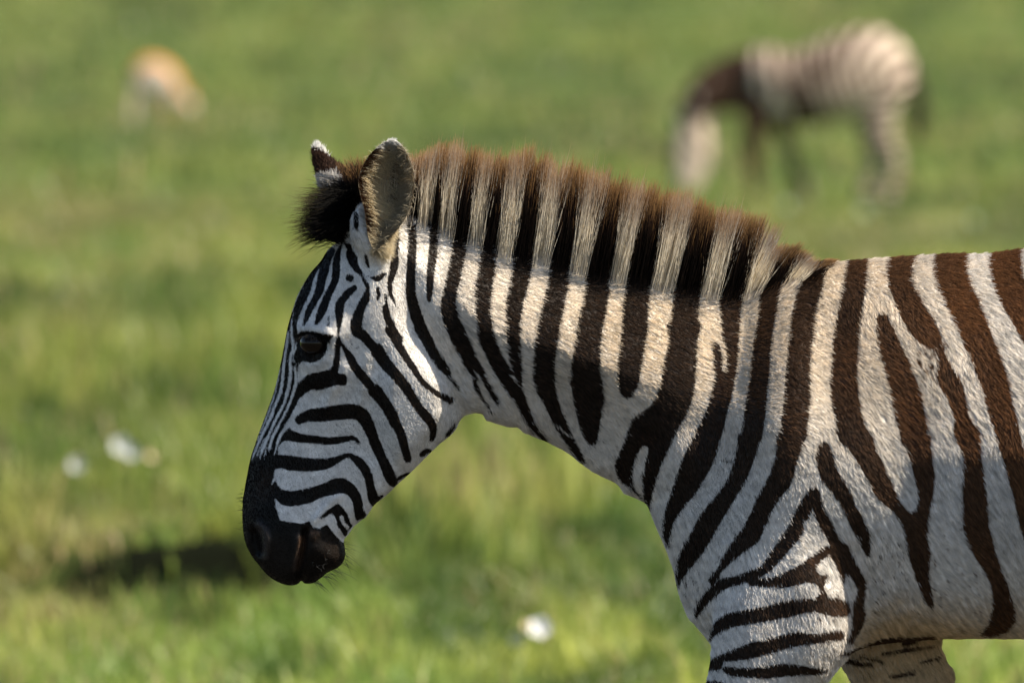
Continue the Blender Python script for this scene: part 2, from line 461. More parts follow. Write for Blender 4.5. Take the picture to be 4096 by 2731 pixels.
p("e", (160, 400, 6), (150, 500, 18), (134, 627, 20), neg=True)
p("n", (850, 0, 32), (825, 180, 32), (800, 360, 34), (785, 550, 34), (765, 720, 33), (735, 880, 36), (690, 1010, 33), (640, 1120, 29), (590, 1230, 27), (535, 1370, 26), (480, 1510, 27), neg=True)
p("o", (575, 20, 30), (510, 160, 28), (430, 310, 28), (360, 450, 30), (300, 580, 28), (240, 710, 26), (190, 840, 22), (150, 950, 13), (125, 1010, 6), neg=True)
p("e", (290, 30, 8), (240, 160, 10), (215, 260, 12), (205, 350, 14), (205, 440, 17), (225, 530, 17), (223, 620, 18), (200, 690, 20), neg=True)
p("n", (1000, 0, 32), (960, 110, 34), (945, 220, 32), (950, 380, 34), (945, 530, 34), (925, 680, 36), (895, 830, 36), (860, 970, 36), (820, 1090, 29), (765, 1210, 27), (700, 1340, 27), (620, 1480, 27), (580, 1560, 25), neg=True)
p("o", (710, 30, 28), (640, 150, 26), (560, 310, 26), (500, 450, 28), (440, 590, 32), (385, 720, 32), (335, 840, 26), (305, 940, 14), (295, 1010, 5), neg=True)
p("o", (385, 560, 4), (350, 650, 10), (300, 770, 13), (255, 870, 13), (215, 970, 8), neg=True)
p("n", (1040, 350, 24), (1050, 450, 22), (1060, 560, 25), (1060, 660, 30), (1045, 780, 36), (1010, 900, 36), (975, 1010, 32), (925, 1120, 28), (880, 1230, 27), (815, 1360, 27), (760, 1470, 28), (710, 1550, 27), neg=True)
p("o", (850, 20, 30), (780, 130, 29), (700, 270, 27), (630, 400, 30), (570, 530, 27), (530, 650, 28), (510, 750, 25), (490, 810, 14), neg=True)
p("o", (455, 740, 5), (430, 820, 12), (405, 900, 13), (390, 960, 6), neg=True)
p("o", (880, 290, 40), (770, 420, 34), (715, 530, 31), (680, 620, 29), (655, 720, 17), (625, 830, 15), (595, 910, 14), (560, 1020, 18), (530, 1090, 22), (520, 1150, 8), neg=True)
p("n", (1085, 320, 18), (1090, 450, 12), (1090, 580, 5))
# forehead
p("q", (500, 520, 30), (420, 640, 30), (330, 740, 28), (250, 860, 25), (190, 970, 22), (130, 1090, 16), (85, 1200, 14), (40, 1330, 12), (10, 1430, 12))
p("q", (370, 690, 25), (290, 830, 40), (250, 940, 50), (200, 1060, 50), (150, 1170, 48), (110, 1290, 38), (90, 1400, 30), (95, 1480, 26), (115, 1560, 20))
p("q", (560, 480, 40), (500, 600, 50), (460, 720, 62), (425, 850, 58), (400, 980, 55), (350, 1080, 45), (290, 1190, 45), (250, 1290, 38), (205, 1400, 18))
p("q", (700, 360, 10), (660, 440, 20), (630, 540, 40), (610, 650, 48), (610, 750, 50), (590, 870, 48), (540, 970, 45), (490, 1080, 52), (450, 1190, 56), (405, 1290, 48), (360, 1390, 22))
p("q", (515, 1300, 10), (515, 1360, 12), (510, 1430, 8))
p("q", (840, 945, 36), (770, 1000, 48), (700, 1080, 50), (660, 1150, 58), (650, 1250, 56), (648, 1350, 38), (640, 1450, 22))
p("e", (800, 340, 20), (795, 420, 14), (797, 500, 30), (785, 560, 36), (780, 680, 34), (765, 780, 40))
q((740, 780), (700, 850), (640, 880), (530, 905), (420, 930), (350, 985), (280, 1050), (250, 1150), (200, 1290), (110, 1480), (60, 1568), (110, 1568), (200, 1430), (260, 1330), (300, 1240), (400, 1160), (460, 1125), (560, 1130), (700, 1090), (790, 1065), (880, 1075), (905, 1000), (880, 930), (800, 920), (800, 850), (815, 760), (815, 620), (780, 600), t="e")
p("e", (800, 500, 20), (860, 590, 24), (930, 700, 48), (1000, 830, 56), (1090, 950, 60), (1200, 1080, 58), (1300, 1200, 60), (1380, 1330, 60), (1450, 1450, 60), (1500, 1550, 60))
p("j", (0, 690, 75), (90, 800, 62), (170, 920, 56), (230, 1050, 50), (280, 1170, 50), (310, 1290, 46), (340, 1390, 42), (345, 1410, 30))
p("q", (920, 780, 15), (960, 850, 20), (1000, 920, 28), (1000, 990, 32), (980, 1080, 54), (930, 1170, 56), (890, 1280, 66), (865, 1390, 75), (875, 1480, 72))
p("e", (1020, 300, 78), (1030, 390, 74), (1110, 450, 66), (1190, 540, 60), (1270, 640, 58), (1370, 780, 55), (1470, 900, 56), (1560, 1010, 62))
p("j", (20, 260, 72), (110, 400, 66), (200, 500, 58), (300, 620, 56), (380, 740, 50), (450, 850, 48), (530, 950, 52), (590, 1030, 46), (610, 1110, 40), (595, 1190, 28))
p("q", (1230, 1190, 42), (1245, 1290, 48), (1290, 1400, 50), (1340, 1500, 52), (1400, 1590, 52))
p("j", (150, 50, 50), (200, 130, 46), (270, 250, 42), (330, 350, 38), (400, 450, 36), (470, 560, 29), (560, 650, 29), (640, 710, 31), (720, 755, 34), (790, 785, 38))
q((705, 380), (790, 400), (830, 480), (880, 560), (885, 640), (940, 740), (960, 780), (1040, 800), (1110, 790), (1180, 760), (1240, 760), (1210, 810), (1160, 860), (1110, 870), (1050, 830), (980, 800), (930, 780), (880, 770), (800, 690), (750, 600), (730, 520), (745, 460), t="q")
p("q", (775, 820, 48), (785, 822, 48))
p("r", (845, 930, 22), (850, 1000, 28), (850, 1065, 22)); p("r", (950, 1360, 14), (960, 1430, 18), (985, 1490, 12))
p("q", (1370, 240, 35), (1360, 380, 38), (1350, 500, 40), (1345, 600, 50), (1330, 700, 52), (1310, 800, 44), (1285, 870, 34), (1285, 960, 30), (1300, 1040, 25), (1335, 1110, 18), (1350, 1150, 10))
p("q", (1130, 950, 22), (1140, 1030, 25), (1125, 1100, 12)); p("q", (1225, 1030, 18), (1240, 1140, 18), (1250, 1175, 20)); p("q", (1300, 450, 8), (1240, 530, 14), (1190, 600, 10))
# cheek
p("B", (465, 438, 28), (520, 412, 38), (600, 405, 45), (700, 392, 48), (800, 385, 48), (855, 405, 46), (890, 455, 42), (918, 520, 36), (945, 600, 32), (980, 670, 32), (1010, 740, 34), (1040, 805, 36), (1055, 830, 28))
p("B", (375, 540, 18), (410, 535, 34), (470, 550, 28), (560, 560, 26), (650, 570, 25), (740, 560, 22), (790, 552, 16), (815, 558, 14), (840, 582, 8))
p("B", (290, 715, 50), (330, 705, 48), (400, 708, 48), (500, 717, 44), (600, 717, 38), (660, 705, 30), (720, 678, 20), (775, 660, 16), (830, 692, 27), (875, 745, 30), (900, 800, 27), (915, 870, 28), (930, 930, 34), (945, 965, 28))
q((290, 850), (318, 815), (345, 865), (420, 882), (540, 860), (620, 832), (680, 806), (740, 802), (795, 832), (835, 878), (862, 940), (868, 1000), (888, 1042), (825, 1068), (808, 1010), (800, 960), (778, 918), (740, 897), (680, 908), (600, 925), (540, 957), (420, 980), (355, 968), (310, 930), (280, 930), t="B")
q((1020, 540), (1060, 500), (1110, 450), (1190, 395), (1240, 362), (1290, 370), (1330, 420), (1370, 480), (1400, 540), (1420, 610), (1440, 640), (1390, 700), (1360, 775), (1320, 740), (1290, 690), (1250, 640), (1240, 570), (1200, 500), (1150, 490), (1100, 525), (1050, 545), t="m")
q((1275, 520), (1320, 505), (1335, 560), (1360, 610), (1400, 650), (1385, 690), (1340, 650), (1300, 590), t="m", neg=True)
q((40, 620), (100, 680), (165, 695), (200, 695), (240, 695), (290, 700), (322, 745), (305, 790), (290, 845), (300, 900), (312, 940), (318, 985), (345, 1068), (420, 1080), (480, 1088), (530, 1072), (548, 1108), (590, 1118), (640, 1092), (665, 1130), (690, 1160), (720, 1190), (745, 1215), (820, 1250), (840, 1560), (40, 1560), t="B", smooth=False)
q((322, 742), (400, 765), (340, 860), (318, 812), (296, 842), (304, 790), t="B", neg=True)
p("B", (1235, 655, 18), (1262, 635, 18), (1288, 632, 10)); p("B", (1090, 805, 12), (1130, 785, 12), (1155, 775, 8)); p("B", (1440, 470, 8), (1415, 510, 14), (1390, 540, 10))
p("B", (985, 915, 8), (950, 945, 12))
p("j", (0, 1180, 30), (20, 1240, 44), (70, 1370, 46), (120, 1480, 52), (160, 1560, 48))
# eye skin
q((262, 470), (300, 410), (340, 390), (480, 390), (580, 420), (700, 428), (732, 450), (700, 490), (660, 540), (650, 620), (600, 720), (500, 780), (420, 780), (340, 772), (290, 812), (240, 760), (235, 690), (265, 620), (270, 560), t="e")
# neck
p("A", (1172, 640, 28), (1175, 750, 28), (1170, 850, 28), (1165, 950, 29), (1165, 1050, 31), (1180, 1130, 36), (1205, 1210, 38), (1235, 1285, 34))
p("j", (470, 20, 68), (500, 80, 64), (540, 150, 60), (590, 250, 56), (640, 340, 54), (700, 420, 54), (750, 490, 38), (790, 560, 12), (830, 610, 18), (875, 680, 10))
p("C", (212, 560, 26), (212, 680, 28), (210, 760, 29), (200, 850, 27), (190, 950, 24), (185, 1050, 20), (183, 1100, 12))
p("C", (385, 580, 45), (375, 690, 45), (372, 780, 46), (350, 880, 46), (330, 980, 44), (310, 1060, 44), (302, 1130, 48), (315, 1200, 52), (345, 1290, 48), (390, 1390, 46), (440, 1480, 46), (490, 1560, 46))
p("j", (840, 20, 84), (900, 150, 80), (960, 260, 70), (1000, 350, 64), (1040, 430, 52), (1090, 470, 34), (1130, 550, 28), (1180, 640, 27), (1220, 720, 27), (1268, 790, 27), (1285, 812, 16))
p("j", (1030, 430, 50), (1040, 520, 25), (1050, 620, 28), (1075, 690, 26), (1120, 770, 15), (1180, 850, 12), (1220, 920, 8))
p("j", (1070, 510, 12), (1085, 570, 12), (1110, 640, 14), (1140, 720, 12), neg=True)
p("C", (565, 600, 45), (558, 720, 46), (555, 820, 50), (542, 920, 52), (525, 1020, 52), (520, 1120, 48), (525, 1200, 46), (545, 1300, 42), (578, 1400, 42), (622, 1490, 44), (665, 1560, 44))
p("D", (210, 0, 43), (215, 60, 44), (245, 140, 44), (290, 240, 41), (335, 320, 38), (385, 390, 42), (430, 450, 40), (462, 520, 33), (500, 600, 27), (545, 670, 21), (600, 728, 14))
p("C", (785, 700, 52), (770, 790, 56), (765, 880, 60), (750, 980, 60), (725, 1080, 56), (712, 1180, 50), (710, 1254, 43))
p("D", (397, 0, 43), (398, 60, 44), (402, 140, 42), (412, 230, 38), (425, 300, 28), (437, 360, 15), (445, 395, 10))
p("C", (1020, 740, 55), (1005, 840, 58), (1002, 920, 63), (990, 1000, 66), (972, 1090, 67), (952, 1180, 68), (934, 1254, 69))
p("D", (620, 0, 69), (602, 120, 69), (592, 220, 68), (588, 310, 70), (602, 400, 62), (630, 470, 50), (665, 560, 42), (700, 630, 39), (740, 710, 34), (785, 785, 28), (828, 850, 20))
p("C", (1265, 770, 60), (1245, 880, 68), (1240, 960, 72), (1232, 1060, 75), (1215, 1160, 78), (1194, 1254, 80))
p("D", (880, 0, 80), (868, 100, 80), (855, 200, 87), (850, 300, 95), (862, 400, 100), (870, 480, 95), (872, 560, 78), (876, 640, 62), (884, 695, 45), (890, 715, 40))
p("C", (1530, 800, 72), (1505, 920, 74), (1492, 1020, 78), (1478, 1120, 80), (1472, 1254, 82))
p("D", (1160, 0, 82), (1150, 100, 78), (1132, 200, 76), (1122, 290, 74), (1116, 370, 62), (1112, 410, 48))
p("E", (415, 560, 60), (392, 680, 78), (385, 760, 84), (377, 860, 86), (365, 950, 92))
q((1375, -30), (1370, 100), (1350, 200), (1330, 300), (1310, 400), (1260, 500), (1170, 570), (1130, 610), (1110, 680), (1080, 760), (1050, 830), (1033, 880), (1045, 940), (1080, 990), (1130, 1030), (1180, 1070), (1220, 1110), (1252, 1165), (1262, 1100), (1275, 1040), (1300, 950), (1330, 870), (1365, 790), (1410, 700), (1450, 620), (1500, 530), (1525, 450), (1540, 350), (1545, 250), (1552, 100), (1562, -30), t="D")
q((1200, 770), (1225, 757), (1243, 780), (1230, 850), (1220, 900), (1205, 980), (1215, 1105), (1190, 1070), (1160, 1030), (1145, 980), (1150, 900), (1170, 830), t="D", neg=True)
q((640, 560), (760, 560), (735, 690), (735, 780), (725, 880), (718, 980), (710, 1080), (705, 1180), (690, 1280), (670, 1380), (645, 1480), (625, 1568), (612, 1617), (590, 1697), (550, 1817), (500, 1907), (430, 2017), (360, 2097), (310, 2177), (285, 2257), (270, 2337), (250, 2300), (237, 2257), (240, 2167), (255, 2087), (290, 1987), (330, 1867), (380, 1737), (440, 1617), (480, 1540), (520, 1450), (545, 1350), (562, 1250), (552, 1150), (550, 1070), (570, 1045), (600, 1065), (610, 1000), (600, 900), (590, 800), (600, 700), t="E")
p("E", (585, 1035, 16), (610, 1065, 15), (620, 1120, 14), (625, 1180, 13), (620, 1225, 10), neg=True)
p("E", (950, 560, 50), (930, 650, 54), (915, 720, 58), (900, 800, 60), (885, 900, 55), (868, 1000, 55), (855, 1100, 57), (848, 1200, 60), (838, 1300, 60), (825, 1400, 64), (815, 1500, 68), (795, 1617, 66))
q((725, -10), (860, -10), (840, 80), (800, 200), (760, 300), (700, 400), (640, 500), (580, 600), (530, 690), (480, 770), (430, 830), (380, 890), (345, 950), (333, 975), (322, 930), (322, 860), (340, 760), (390, 670), (430, 590), (480, 500), (540, 430), (620, 330), (670, 220), (700, 100), t="F")
p("E", (1195, 520, 55), (1170, 660, 72), (1150, 740, 74), (1132, 820, 72), (1115, 900, 74), (1105, 1000, 76), (1092, 1100, 76), (1086, 1200, 76), (1082, 1300, 80), (1080, 1400, 82), (1070, 1500, 84), (1055, 1617, 82))
q((970, -10), (1140, -10), (1110, 90), (1070, 220), (1040, 330), (980, 400), (930, 480), (890, 570), (860, 640), (840, 680), (790, 720), (720, 770), (660, 820), (610, 870), (590, 910), (560, 960), (520, 930), (540, 900), (580, 850), (610, 780), (670, 690), (740, 590), (790, 500), (830, 400), (900, 270), (945, 140), t="F")
# shoulder and foreleg
p("F", (1185, 375, 36), (1150, 440, 43), (1110, 520, 50), (1070, 610, 52), (1010, 690, 48), (940, 780, 40), (870, 860, 30), (780, 900, 33), (690, 930, 30), (610, 950, 36), (540, 1010, 34), (480, 1080, 26), (450, 1140, 14))
p("F", (1185, 375, 36), (1215, 480, 38), (1260, 580, 40), (1310, 680, 42), (1355, 770, 46), (1400, 840, 38), (1460, 900, 36), (1485, 970, 28), (1478, 1060, 26), (1470, 1120, 26))
p("F", (1310, 700, 40), (1230, 770, 38), (1150, 830, 35), (1060, 890, 40), (960, 930, 36), (880, 940, 28), (800, 935, 26))
q((1150, 830), (1310, 700), (1400, 800), (1400, 870), (1370, 950), (1340, 1030), (1400, 1060), (1420, 1110), (1390, 1150), (1300, 1150), (1210, 1130), (1130, 1130), (1020, 1160), (900, 1180), (800, 1200), (680, 1220), (580, 1260), (535, 1310), (530, 1280), (570, 1180), (650, 1130), (760, 1110), (870, 1090), (980, 1060), (1100, 1040), (1190, 1040), (1225, 1000), (1210, 960), (1150, 940), (1060, 960), (960, 970), t="F")
q((1120, 570), (1165, 540), (1205, 580), (1280, 690), (1240, 720), (1180, 760), (1110, 800), (1030, 850), (960, 890), (915, 910), (905, 890), (960, 830), (1040, 760), (1110, 700), (1130, 640), t="F", neg=True)
q((1210, 830), (1270, 775), (1310, 810), (1340, 880), (1365, 950), (1330, 1030), (1280, 1025), (1250, 970), (1275, 890), (1230, 890), (1200, 860), t="F", neg=True)
q((510, 1490), (530, 1430), (580, 1400), (680, 1360), (780, 1320), (900, 1290), (1000, 1265), (1090, 1250), (1200, 1260), (1360, 1240), (1370, 1300), (1300, 1310), (1200, 1325), (1100, 1335), (1000, 1360), (900, 1390), (800, 1415), (700, 1430), (620, 1440), (610, 1480), (560, 1490), t="F")
q((610, 1480), (640, 1465), (740, 1475), (860, 1470), (960, 1450), (1060, 1450), (1160, 1470), (1270, 1490), (1230, 1520), (1130, 1520), (1030, 1530), (900, 1540), (800, 1540), (700, 1530), (640, 1515), t="F")
p("F", (500, 1580, 18), (560, 1570, 16), (620, 1575, 8)); p("F", (680, 1660, 20), (800, 1640, 25), (1000, 1630, 25), (1150, 1650, 18))
q((265, 110), (310, 50), (350, 80), (375, 150), (400, 230), (450, 310), (490, 400), (540, 500), (590, 600), (605, 680), (605, 760), (580, 775), (550, 720), (510, 640), (470, 570), (430, 470), (380, 400), (320, 320), (275, 240), t="H")
p("H", (430, 730, 42), (470, 830, 50), (530, 920, 34), (550, 1000, 24), (525, 1080, 28), (535, 1150, 45), (520, 1220, 32), (480, 1310, 18))
p("H", (430, 1390, 10), (560, 1360, 22), (700, 1320, 32), (850, 1300, 18), (1000, 1290, 14)); p("H", (850, 1355, 26), (920, 1340, 18))
p("H", (440, 1475, 18), (560, 1490, 18), (630, 1490, 8)); p("H", (750, 1565, 12), (900, 1545, 14)); p("H", (700, 1420, 9), (860, 1400, 13), (1040, 1390, 9)); p("H", (560, 1445, 7), (700, 1470, 9)); p("H", (950, 1480, 8), (1080, 1465, 10))
# flank
p("G", (530, 150, 58), (520, 215, 62), (512, 300, 68), (500, 400, 72), (480, 500, 75), (465, 600, 77), (450, 700, 79), (445, 800, 81), (440, 900, 83), (438, 1000, 86), (447, 1100, 88), (465, 1200, 88), (492, 1310, 92))
q((790, 0), (970, 0), (985, 100), (1000, 200), (1008, 330), (985, 450), (972, 560), (965, 660), (985, 760), (975, 880), (985, 960), (1005, 1085), (985, 1100), (940, 1050), (905, 950), (870, 850), (838, 750), (820, 640), (790, 560), (740, 490), (660, 420), (610, 350), (560, 250), (500, 150), (430, 60), (395, -20), (588, -20), (640, 100), (680, 180), (720, 270), (750, 340), (790, 430), (860, 495), (905, 440), (890, 320), (860, 200), (830, 100), t="H")
p("G", (810, 150, 80), (790, 220, 80), (782, 300, 78), (795, 380, 72), (840, 480, 80), (880, 560, 84), (930, 640, 84), (985, 710, 66), (1030, 750, 25), (1065, 880, 40), (1085, 960, 66), (1135, 1050, 62), (1160, 1150, 50), (1188, 1250, 58), (1200, 1330, 66))
q((1120, -40), (1170, 100), (1190, 200), (1185, 300), (1180, 400), (1185, 550), (1190, 620), (1240, 740), (1300, 840), (1350, 930), (1370, 1020), (1370, 1110), (1340, 1200), (1295, 1275), (1420, 1270), (1500, 1210), (1520, 1130), (1490, 1030), (1460, 930), (1420, 840), (1380, 700), (1350, 580), (1340, 420), (1320, 280), (1300, 150), (1280, -40), t="H")
p("G", (680, 592, 42), (700, 680, 60), (730, 780, 73), (770, 880, 80), (800, 980, 88), (830, 1080, 96), (850, 1180, 94), (868, 1260, 92), (882, 1330, 88))
p("G", (1110, 120, 110), (1100, 200, 108), (1105, 300, 104), (1140, 400, 100), (1185, 500, 98), (1230, 600, 96), (1268, 700, 94), (1312, 800, 92), (1350, 900, 90), (1385, 1000, 86), (1408, 1100, 84), (1435, 1200, 82), (1462, 1300, 78), (1490, 1400, 74), (1525, 1550, 66), (1560, 1700, 58), (1590, 1850, 56), (1640, 2000, 60), (1690, 2150, 60), (1740, 2300, 66), (1760, 2450, 70))
p("G", (1445, 100, 100), (1445, 220, 100), (1462, 330, 100), (1500, 430, 98), (1560, 540, 96), (1620, 650, 92), (1690, 800, 88), (1750, 1000, 84), (1800, 1250, 80), (1850, 1500, 76), (1900, 1800, 70), (1960, 2100, 70))
p("G", (1780, 80, 90), (1800, 300, 90), (1870, 500, 90), (1960, 800, 85), (2040, 1200, 80), (2110, 1600, 75), (2200, 2000, 70))

# flecks, ticks and scratches
for t_, x0_, x1_, y0_, y1_, n_, r_ in (("H", 600, 960, 640, 1150, 46, 4.5), ("F", 1000, 1330, 1000, 1460, 26, 6), ("F", 360, 480, 860, 1180, 16, 4), ("F", 420, 900, 560, 860, 14, 3.5), ("H", 1000, 1300, 560, 1150, 30, 4.5), ("G", 900, 1080, 740, 980, 34, 11), ("B", 560, 900, 430, 640, 16, 3), ("D", 900, 1560, 560, 1400, 12, 3)):
    for k_ in range(n_):
        a_, b_ = rng.uniform(x0_, x1_), rng.uniform(y0_, y1_); l_ = rng.uniform(0, 2.2) * r_
        p(t_, (a_, b_, r_ * rng.uniform(.35, 1)), (a_ + l_ * .5, b_ + l_, r_ * rng.uniform(.2, .8)))
p("e", (972, 540, 3), (950, 580, 4), (932, 622, 3)); p("e", (1055, 588, 4), (1030, 598, 4), (1008, 604, 2)); p("D", (675, 635, 4), (720, 675, 4), (770, 708, 4), neg=True)
p("F", (590, 172, 3), (640, 180, 4), (685, 184, 2))

def stripe_value(x, y, z):
    """pattern lookup: the outline points were measured on the near flank, so allow for its distance"""
    k = D / (D - np.abs(y)); xa = x * k; za = CAMZ + (z - CAMZ) * k
    s = pat.at(xa, za)
    rear = (np.abs(np.mod(xa - 0.30 * (1.3 - za) * np.clip((xa - 0.8) * 2, 0, 2) + 0.03, 0.125) - 0.0625) - 0.033)
    legs = (np.abs(np.mod(za + 0.15 * np.abs(np.mod(xa, 0.3) - 0.15), 0.075) - 0.0375) - 0.019)
    s = np.where(xa > 0.86, np.where(za < 0.8, legs, rear), s)
    s = np.where(za < 0.64, legs, s)
    return np.where(za < 0.06, -0.01, s)

# ------------------------------------------------------------------ the standing zebra: body
ZB = (0.55, 0.0, 0.0)
zebra = empty("zebra", ZB)
tag(zebra, "large sharp zebra standing in profile in front, head lowered to the left", "zebra")

def Vp(*p): return M("V", *p)
head_poly = Vp((784, 550), (770, 562), (754.8, 574), (736.5, 602), (714.5, 627.7), (696, 657), (681.6, 686), (670.6, 719), (661.4, 752), (654, 789), (645, 836), (630, 899), (612, 950),
    (595.5, 994), (582.7, 1031), (573.6, 1060), (566, 1097), (560.7, 1126), (556, 1155), (554.5, 1185), (555.5, 1212), (559, 1240), (568, 1265), (579, 1284), (593.7, 1302), (612, 1323),
    (634, 1338), (656, 1346), (674, 1346), (686, 1341), (691, 1335), (697, 1341), (716, 1341.5), (733, 1331), (751, 1316.6), (773, 1305.6), (786, 1293), (791.5, 1276), (790, 1254), (789, 1240),
    (798, 1228.7), (811, 1210), (828, 1195), (840, 1186), (849, 1173), (861, 1157), (887, 1136), (912, 1111.5), (941.6, 1085), (985.5, 1041), (1007, 1020), (1038, 993), (1056, 962), (1060, 935),
    (1050, 880), (1030, 820), (1005, 740), (985, 650), (965, 560), (935, 485), (890, 460), (840, 454), (806, 472), (792, 512))
head_ctrl = [(*Vp((vx, vy))[0], W, Rr) for vx, vy, W, Rr in (
    (850, 520, .062, .06), (900, 600, .082, .09), (780, 660, .082, .08), (720, 780, .086, .07), (830, 790, .080, .09), (950, 780, .074, .09), (690, 900, .060, .065), (800, 900, .066, .08),
    (950, 930, .050, .05), (650, 1000, .049, .055), (750, 1020, .056, .07), (880, 1040, .044, .045), (620, 1100, .048, .055), (720, 1120, .052, .06), (830, 1130, .040, .04),
    (600, 1220, .056, .05), (680, 1220, .057, .06), (760, 1230, .046, .035), (630, 1300, .050, .045), (700, 1300, .046, .04), (760, 1275, .040, .035), (1040, 950, .034, .03), (560, 1180, .050, .05), (1000, 650, .078, .08), (980, 1000, .040, .03))]
cheek_poly = Vp((1037, 900), (1034, 935), (1024, 966), (1006, 991), (984, 1013), (952, 1047), (922, 1068), (895, 1050), (860, 1000), (830, 930), (820, 860), (850, 790), (900, 735), (950, 735), (1000, 795), (1028, 855))
cheek_ctrl = [(*Vp((vx, vy))[0], W, Rr) for vx, vy, W, Rr in ((950, 880, .080, .045), (880, 860, .078, .06), (1020, 930, .072, .022), (960, 1020, .062, .022), (900, 760, .078, .06))]

def gauss_stroke(t, pts, amp, sig):
    S = np.asarray(catmull(M(t, *[(a, b, 0) for a, b in pts]), 4))
    def f(X, Z):
        d = stroke_sd(S, X, Z, pad=max(0.03, sig * 3.2))
        return amp * np.exp(-(np.maximum(d, 0) / sig) ** 2)
    return f
head_bumps = [
    gauss_stroke("e", [(290, 360), (380, 345), (480, 345), (580, 375), (690, 410)], .0085, .0075),     # upper lid fold
    gauss_stroke("e", [(330, 780), (440, 810), (560, 780), (650, 690), (700, 560)], .004, .009),       # lower lid
    gauss_stroke("e", [(400, 520), (500, 530), (590, 520)], -.016, .0085),                              # eye opening
    gauss_stroke("e", [(480, 250), (620, 280), (760, 400)], .005, .018),                               # brow
    gauss_stroke("e", [(760, 820), (1000, 900), (1250, 1050)], .004, .016),                            # cheek bone ridge
    gauss_stroke("e", [(500, 1010), (650, 1000), (760, 1010)], .004, .014),
    gauss_stroke("m", [(215, 740), (230, 850), (270, 960)], -.030, .0095),                             # nostril
    gauss_stroke("m", [(255, 640), (330, 690), (365, 790), (362, 900), (340, 1010)], .0095, .0060),     # nostril rim
    gauss_stroke("m", [(860, 690), (835, 780), (822, 900), (795, 1040), (758, 1180), (758, 1300), (785, 1360)], -.014, .0042),  # mouth
    gauss_stroke("m", [(775, 800), (755, 900), (725, 1040), (690, 1160)], .005, .007),
    gauss_stroke("m", [(900, 720), (960, 760), (1010, 720)], .003, .006),
    gauss_stroke("m", [(1000, 950), (1050, 1100), (960, 1220)], .005, .018),
    gauss_stroke("e", [(745, 1080), (690, 1200), (640, 1340)], .0050, .0075),
    gauss_stroke("e", [(1110, 1090), (1090, 1180), (1070, 1290)], .0035, .007),
    gauss_stroke("e", [(1170, 700), (1150, 800)], .0025, .008), gauss_stroke("e", [(900, 830), (840, 960)], .002, .006),
    gauss_stroke("m", [(980, 560), (1060, 460), (1180, 310), (1290, 250)], .004, .006),
    gauss_stroke("B", [(600, 620), (760, 560), (900, 620)], -.004, .025),
    gauss_stroke("q", [(760, 900), (800, 1050), (760, 1200)], -.005, .016),                            # hollow above the eye
]
def sumb(L):
    return lambda X, Z: sum(f(X, Z) for f in L)

torso_poly = (Vp((842, 520), (880, 490)) + M("C", (75, 560), (200, 580), (330, 622), (510, 665), (620, 710), (720, 750), (840, 778), (950, 785), (1070, 825), (1200, 862), (1320, 890), (1440, 900))
    + M("E", (180, 612), (320, 645), (480, 665), (600, 665), (730, 670), (850, 655), (980, 618), (1100, 582), (1220, 555), (1400, 545), (1568, 532)) + M("G", (740, 212), (890, 200), (1100, 190), (1330, 187), (1568, 160))
    + M("S", (4300, 985), (4700, 960), (5200, 940), (5700, 960), (6100, 1020), (6300, 1120), (6390, 1300), (6370, 1600), (6250, 1900), (5900, 2200), (5300, 2450), (4700, 2530), (4300, 2545))
    + M("H", (1568, 1283), (1300, 1281), (1070, 1286), (850, 1298), (600, 1330), (420, 1390), (200, 1400)) + M("F", (900, 1450), (600, 1390), (537, 1318), (500, 1270), (440, 1200), (400, 1150), (360, 1060), (330, 960), (310, 870), (280, 780), (240, 680), (200, 590), (160, 492), (120, 432), (0, 372))
    + M("D", (1040, 988), (920, 928), (830, 868), (740, 798), (640, 744), (560, 708)) + M("j", (1568, 1118), (1480, 1062), (1400, 1056), (1260, 1015), (1160, 975), (1110, 922), (1000, 912), (930, 905))
    + Vp((1000, 900), (930, 800), (880, 700), (840, 600)))
torso_ctrl = [(*Vp((vx, vy))[0], W, Rr) for vx, vy, W, Rr in (
    (900, 560, .066, .09), (1000, 700, .080, .10), (960, 850, .060, .08), (1100, 600, .050, .10), (1100, 750, .082, .12), (1100, 900, .062, .08), (1300, 650, .054, .12), (1300, 800, .092, .15), (1300, 980, .070, .09),
    (1500, 680, .058, .13), (1500, 850, .102, .16), (1450, 1050, .085, .11), (1700, 700, .070, .14), (1700, 900, .130, .18), (1600, 1150, .125, .14), (1850, 650, .085, .15), (1850, 850, .160, .2), (1800, 1100, .175, .2),
    (1650, 1300, .150, .15), (1800, 1350, .165, .2), (2100, 700, .140, .2), (2100, 950, .185, .25), (2100, 1200, .195, .25), (2050, 1400, .150, .15), (2352, 750, .175, .22), (2352, 1000, .24, .28), (2352, 1250, .24, .25),
    (2800, 900, .265, .28), (2800, 1150, .265, .28), (3300, 900, .25, .25), (3500, 1100, .22, .25))]
torso_ctrl = [(a_, b_, W * (1.16 if a_ < .12 else 1.06), Rr * (1.4 if a_ < .12 else 1.15)) for a_, b_, W, Rr in torso_ctrl]
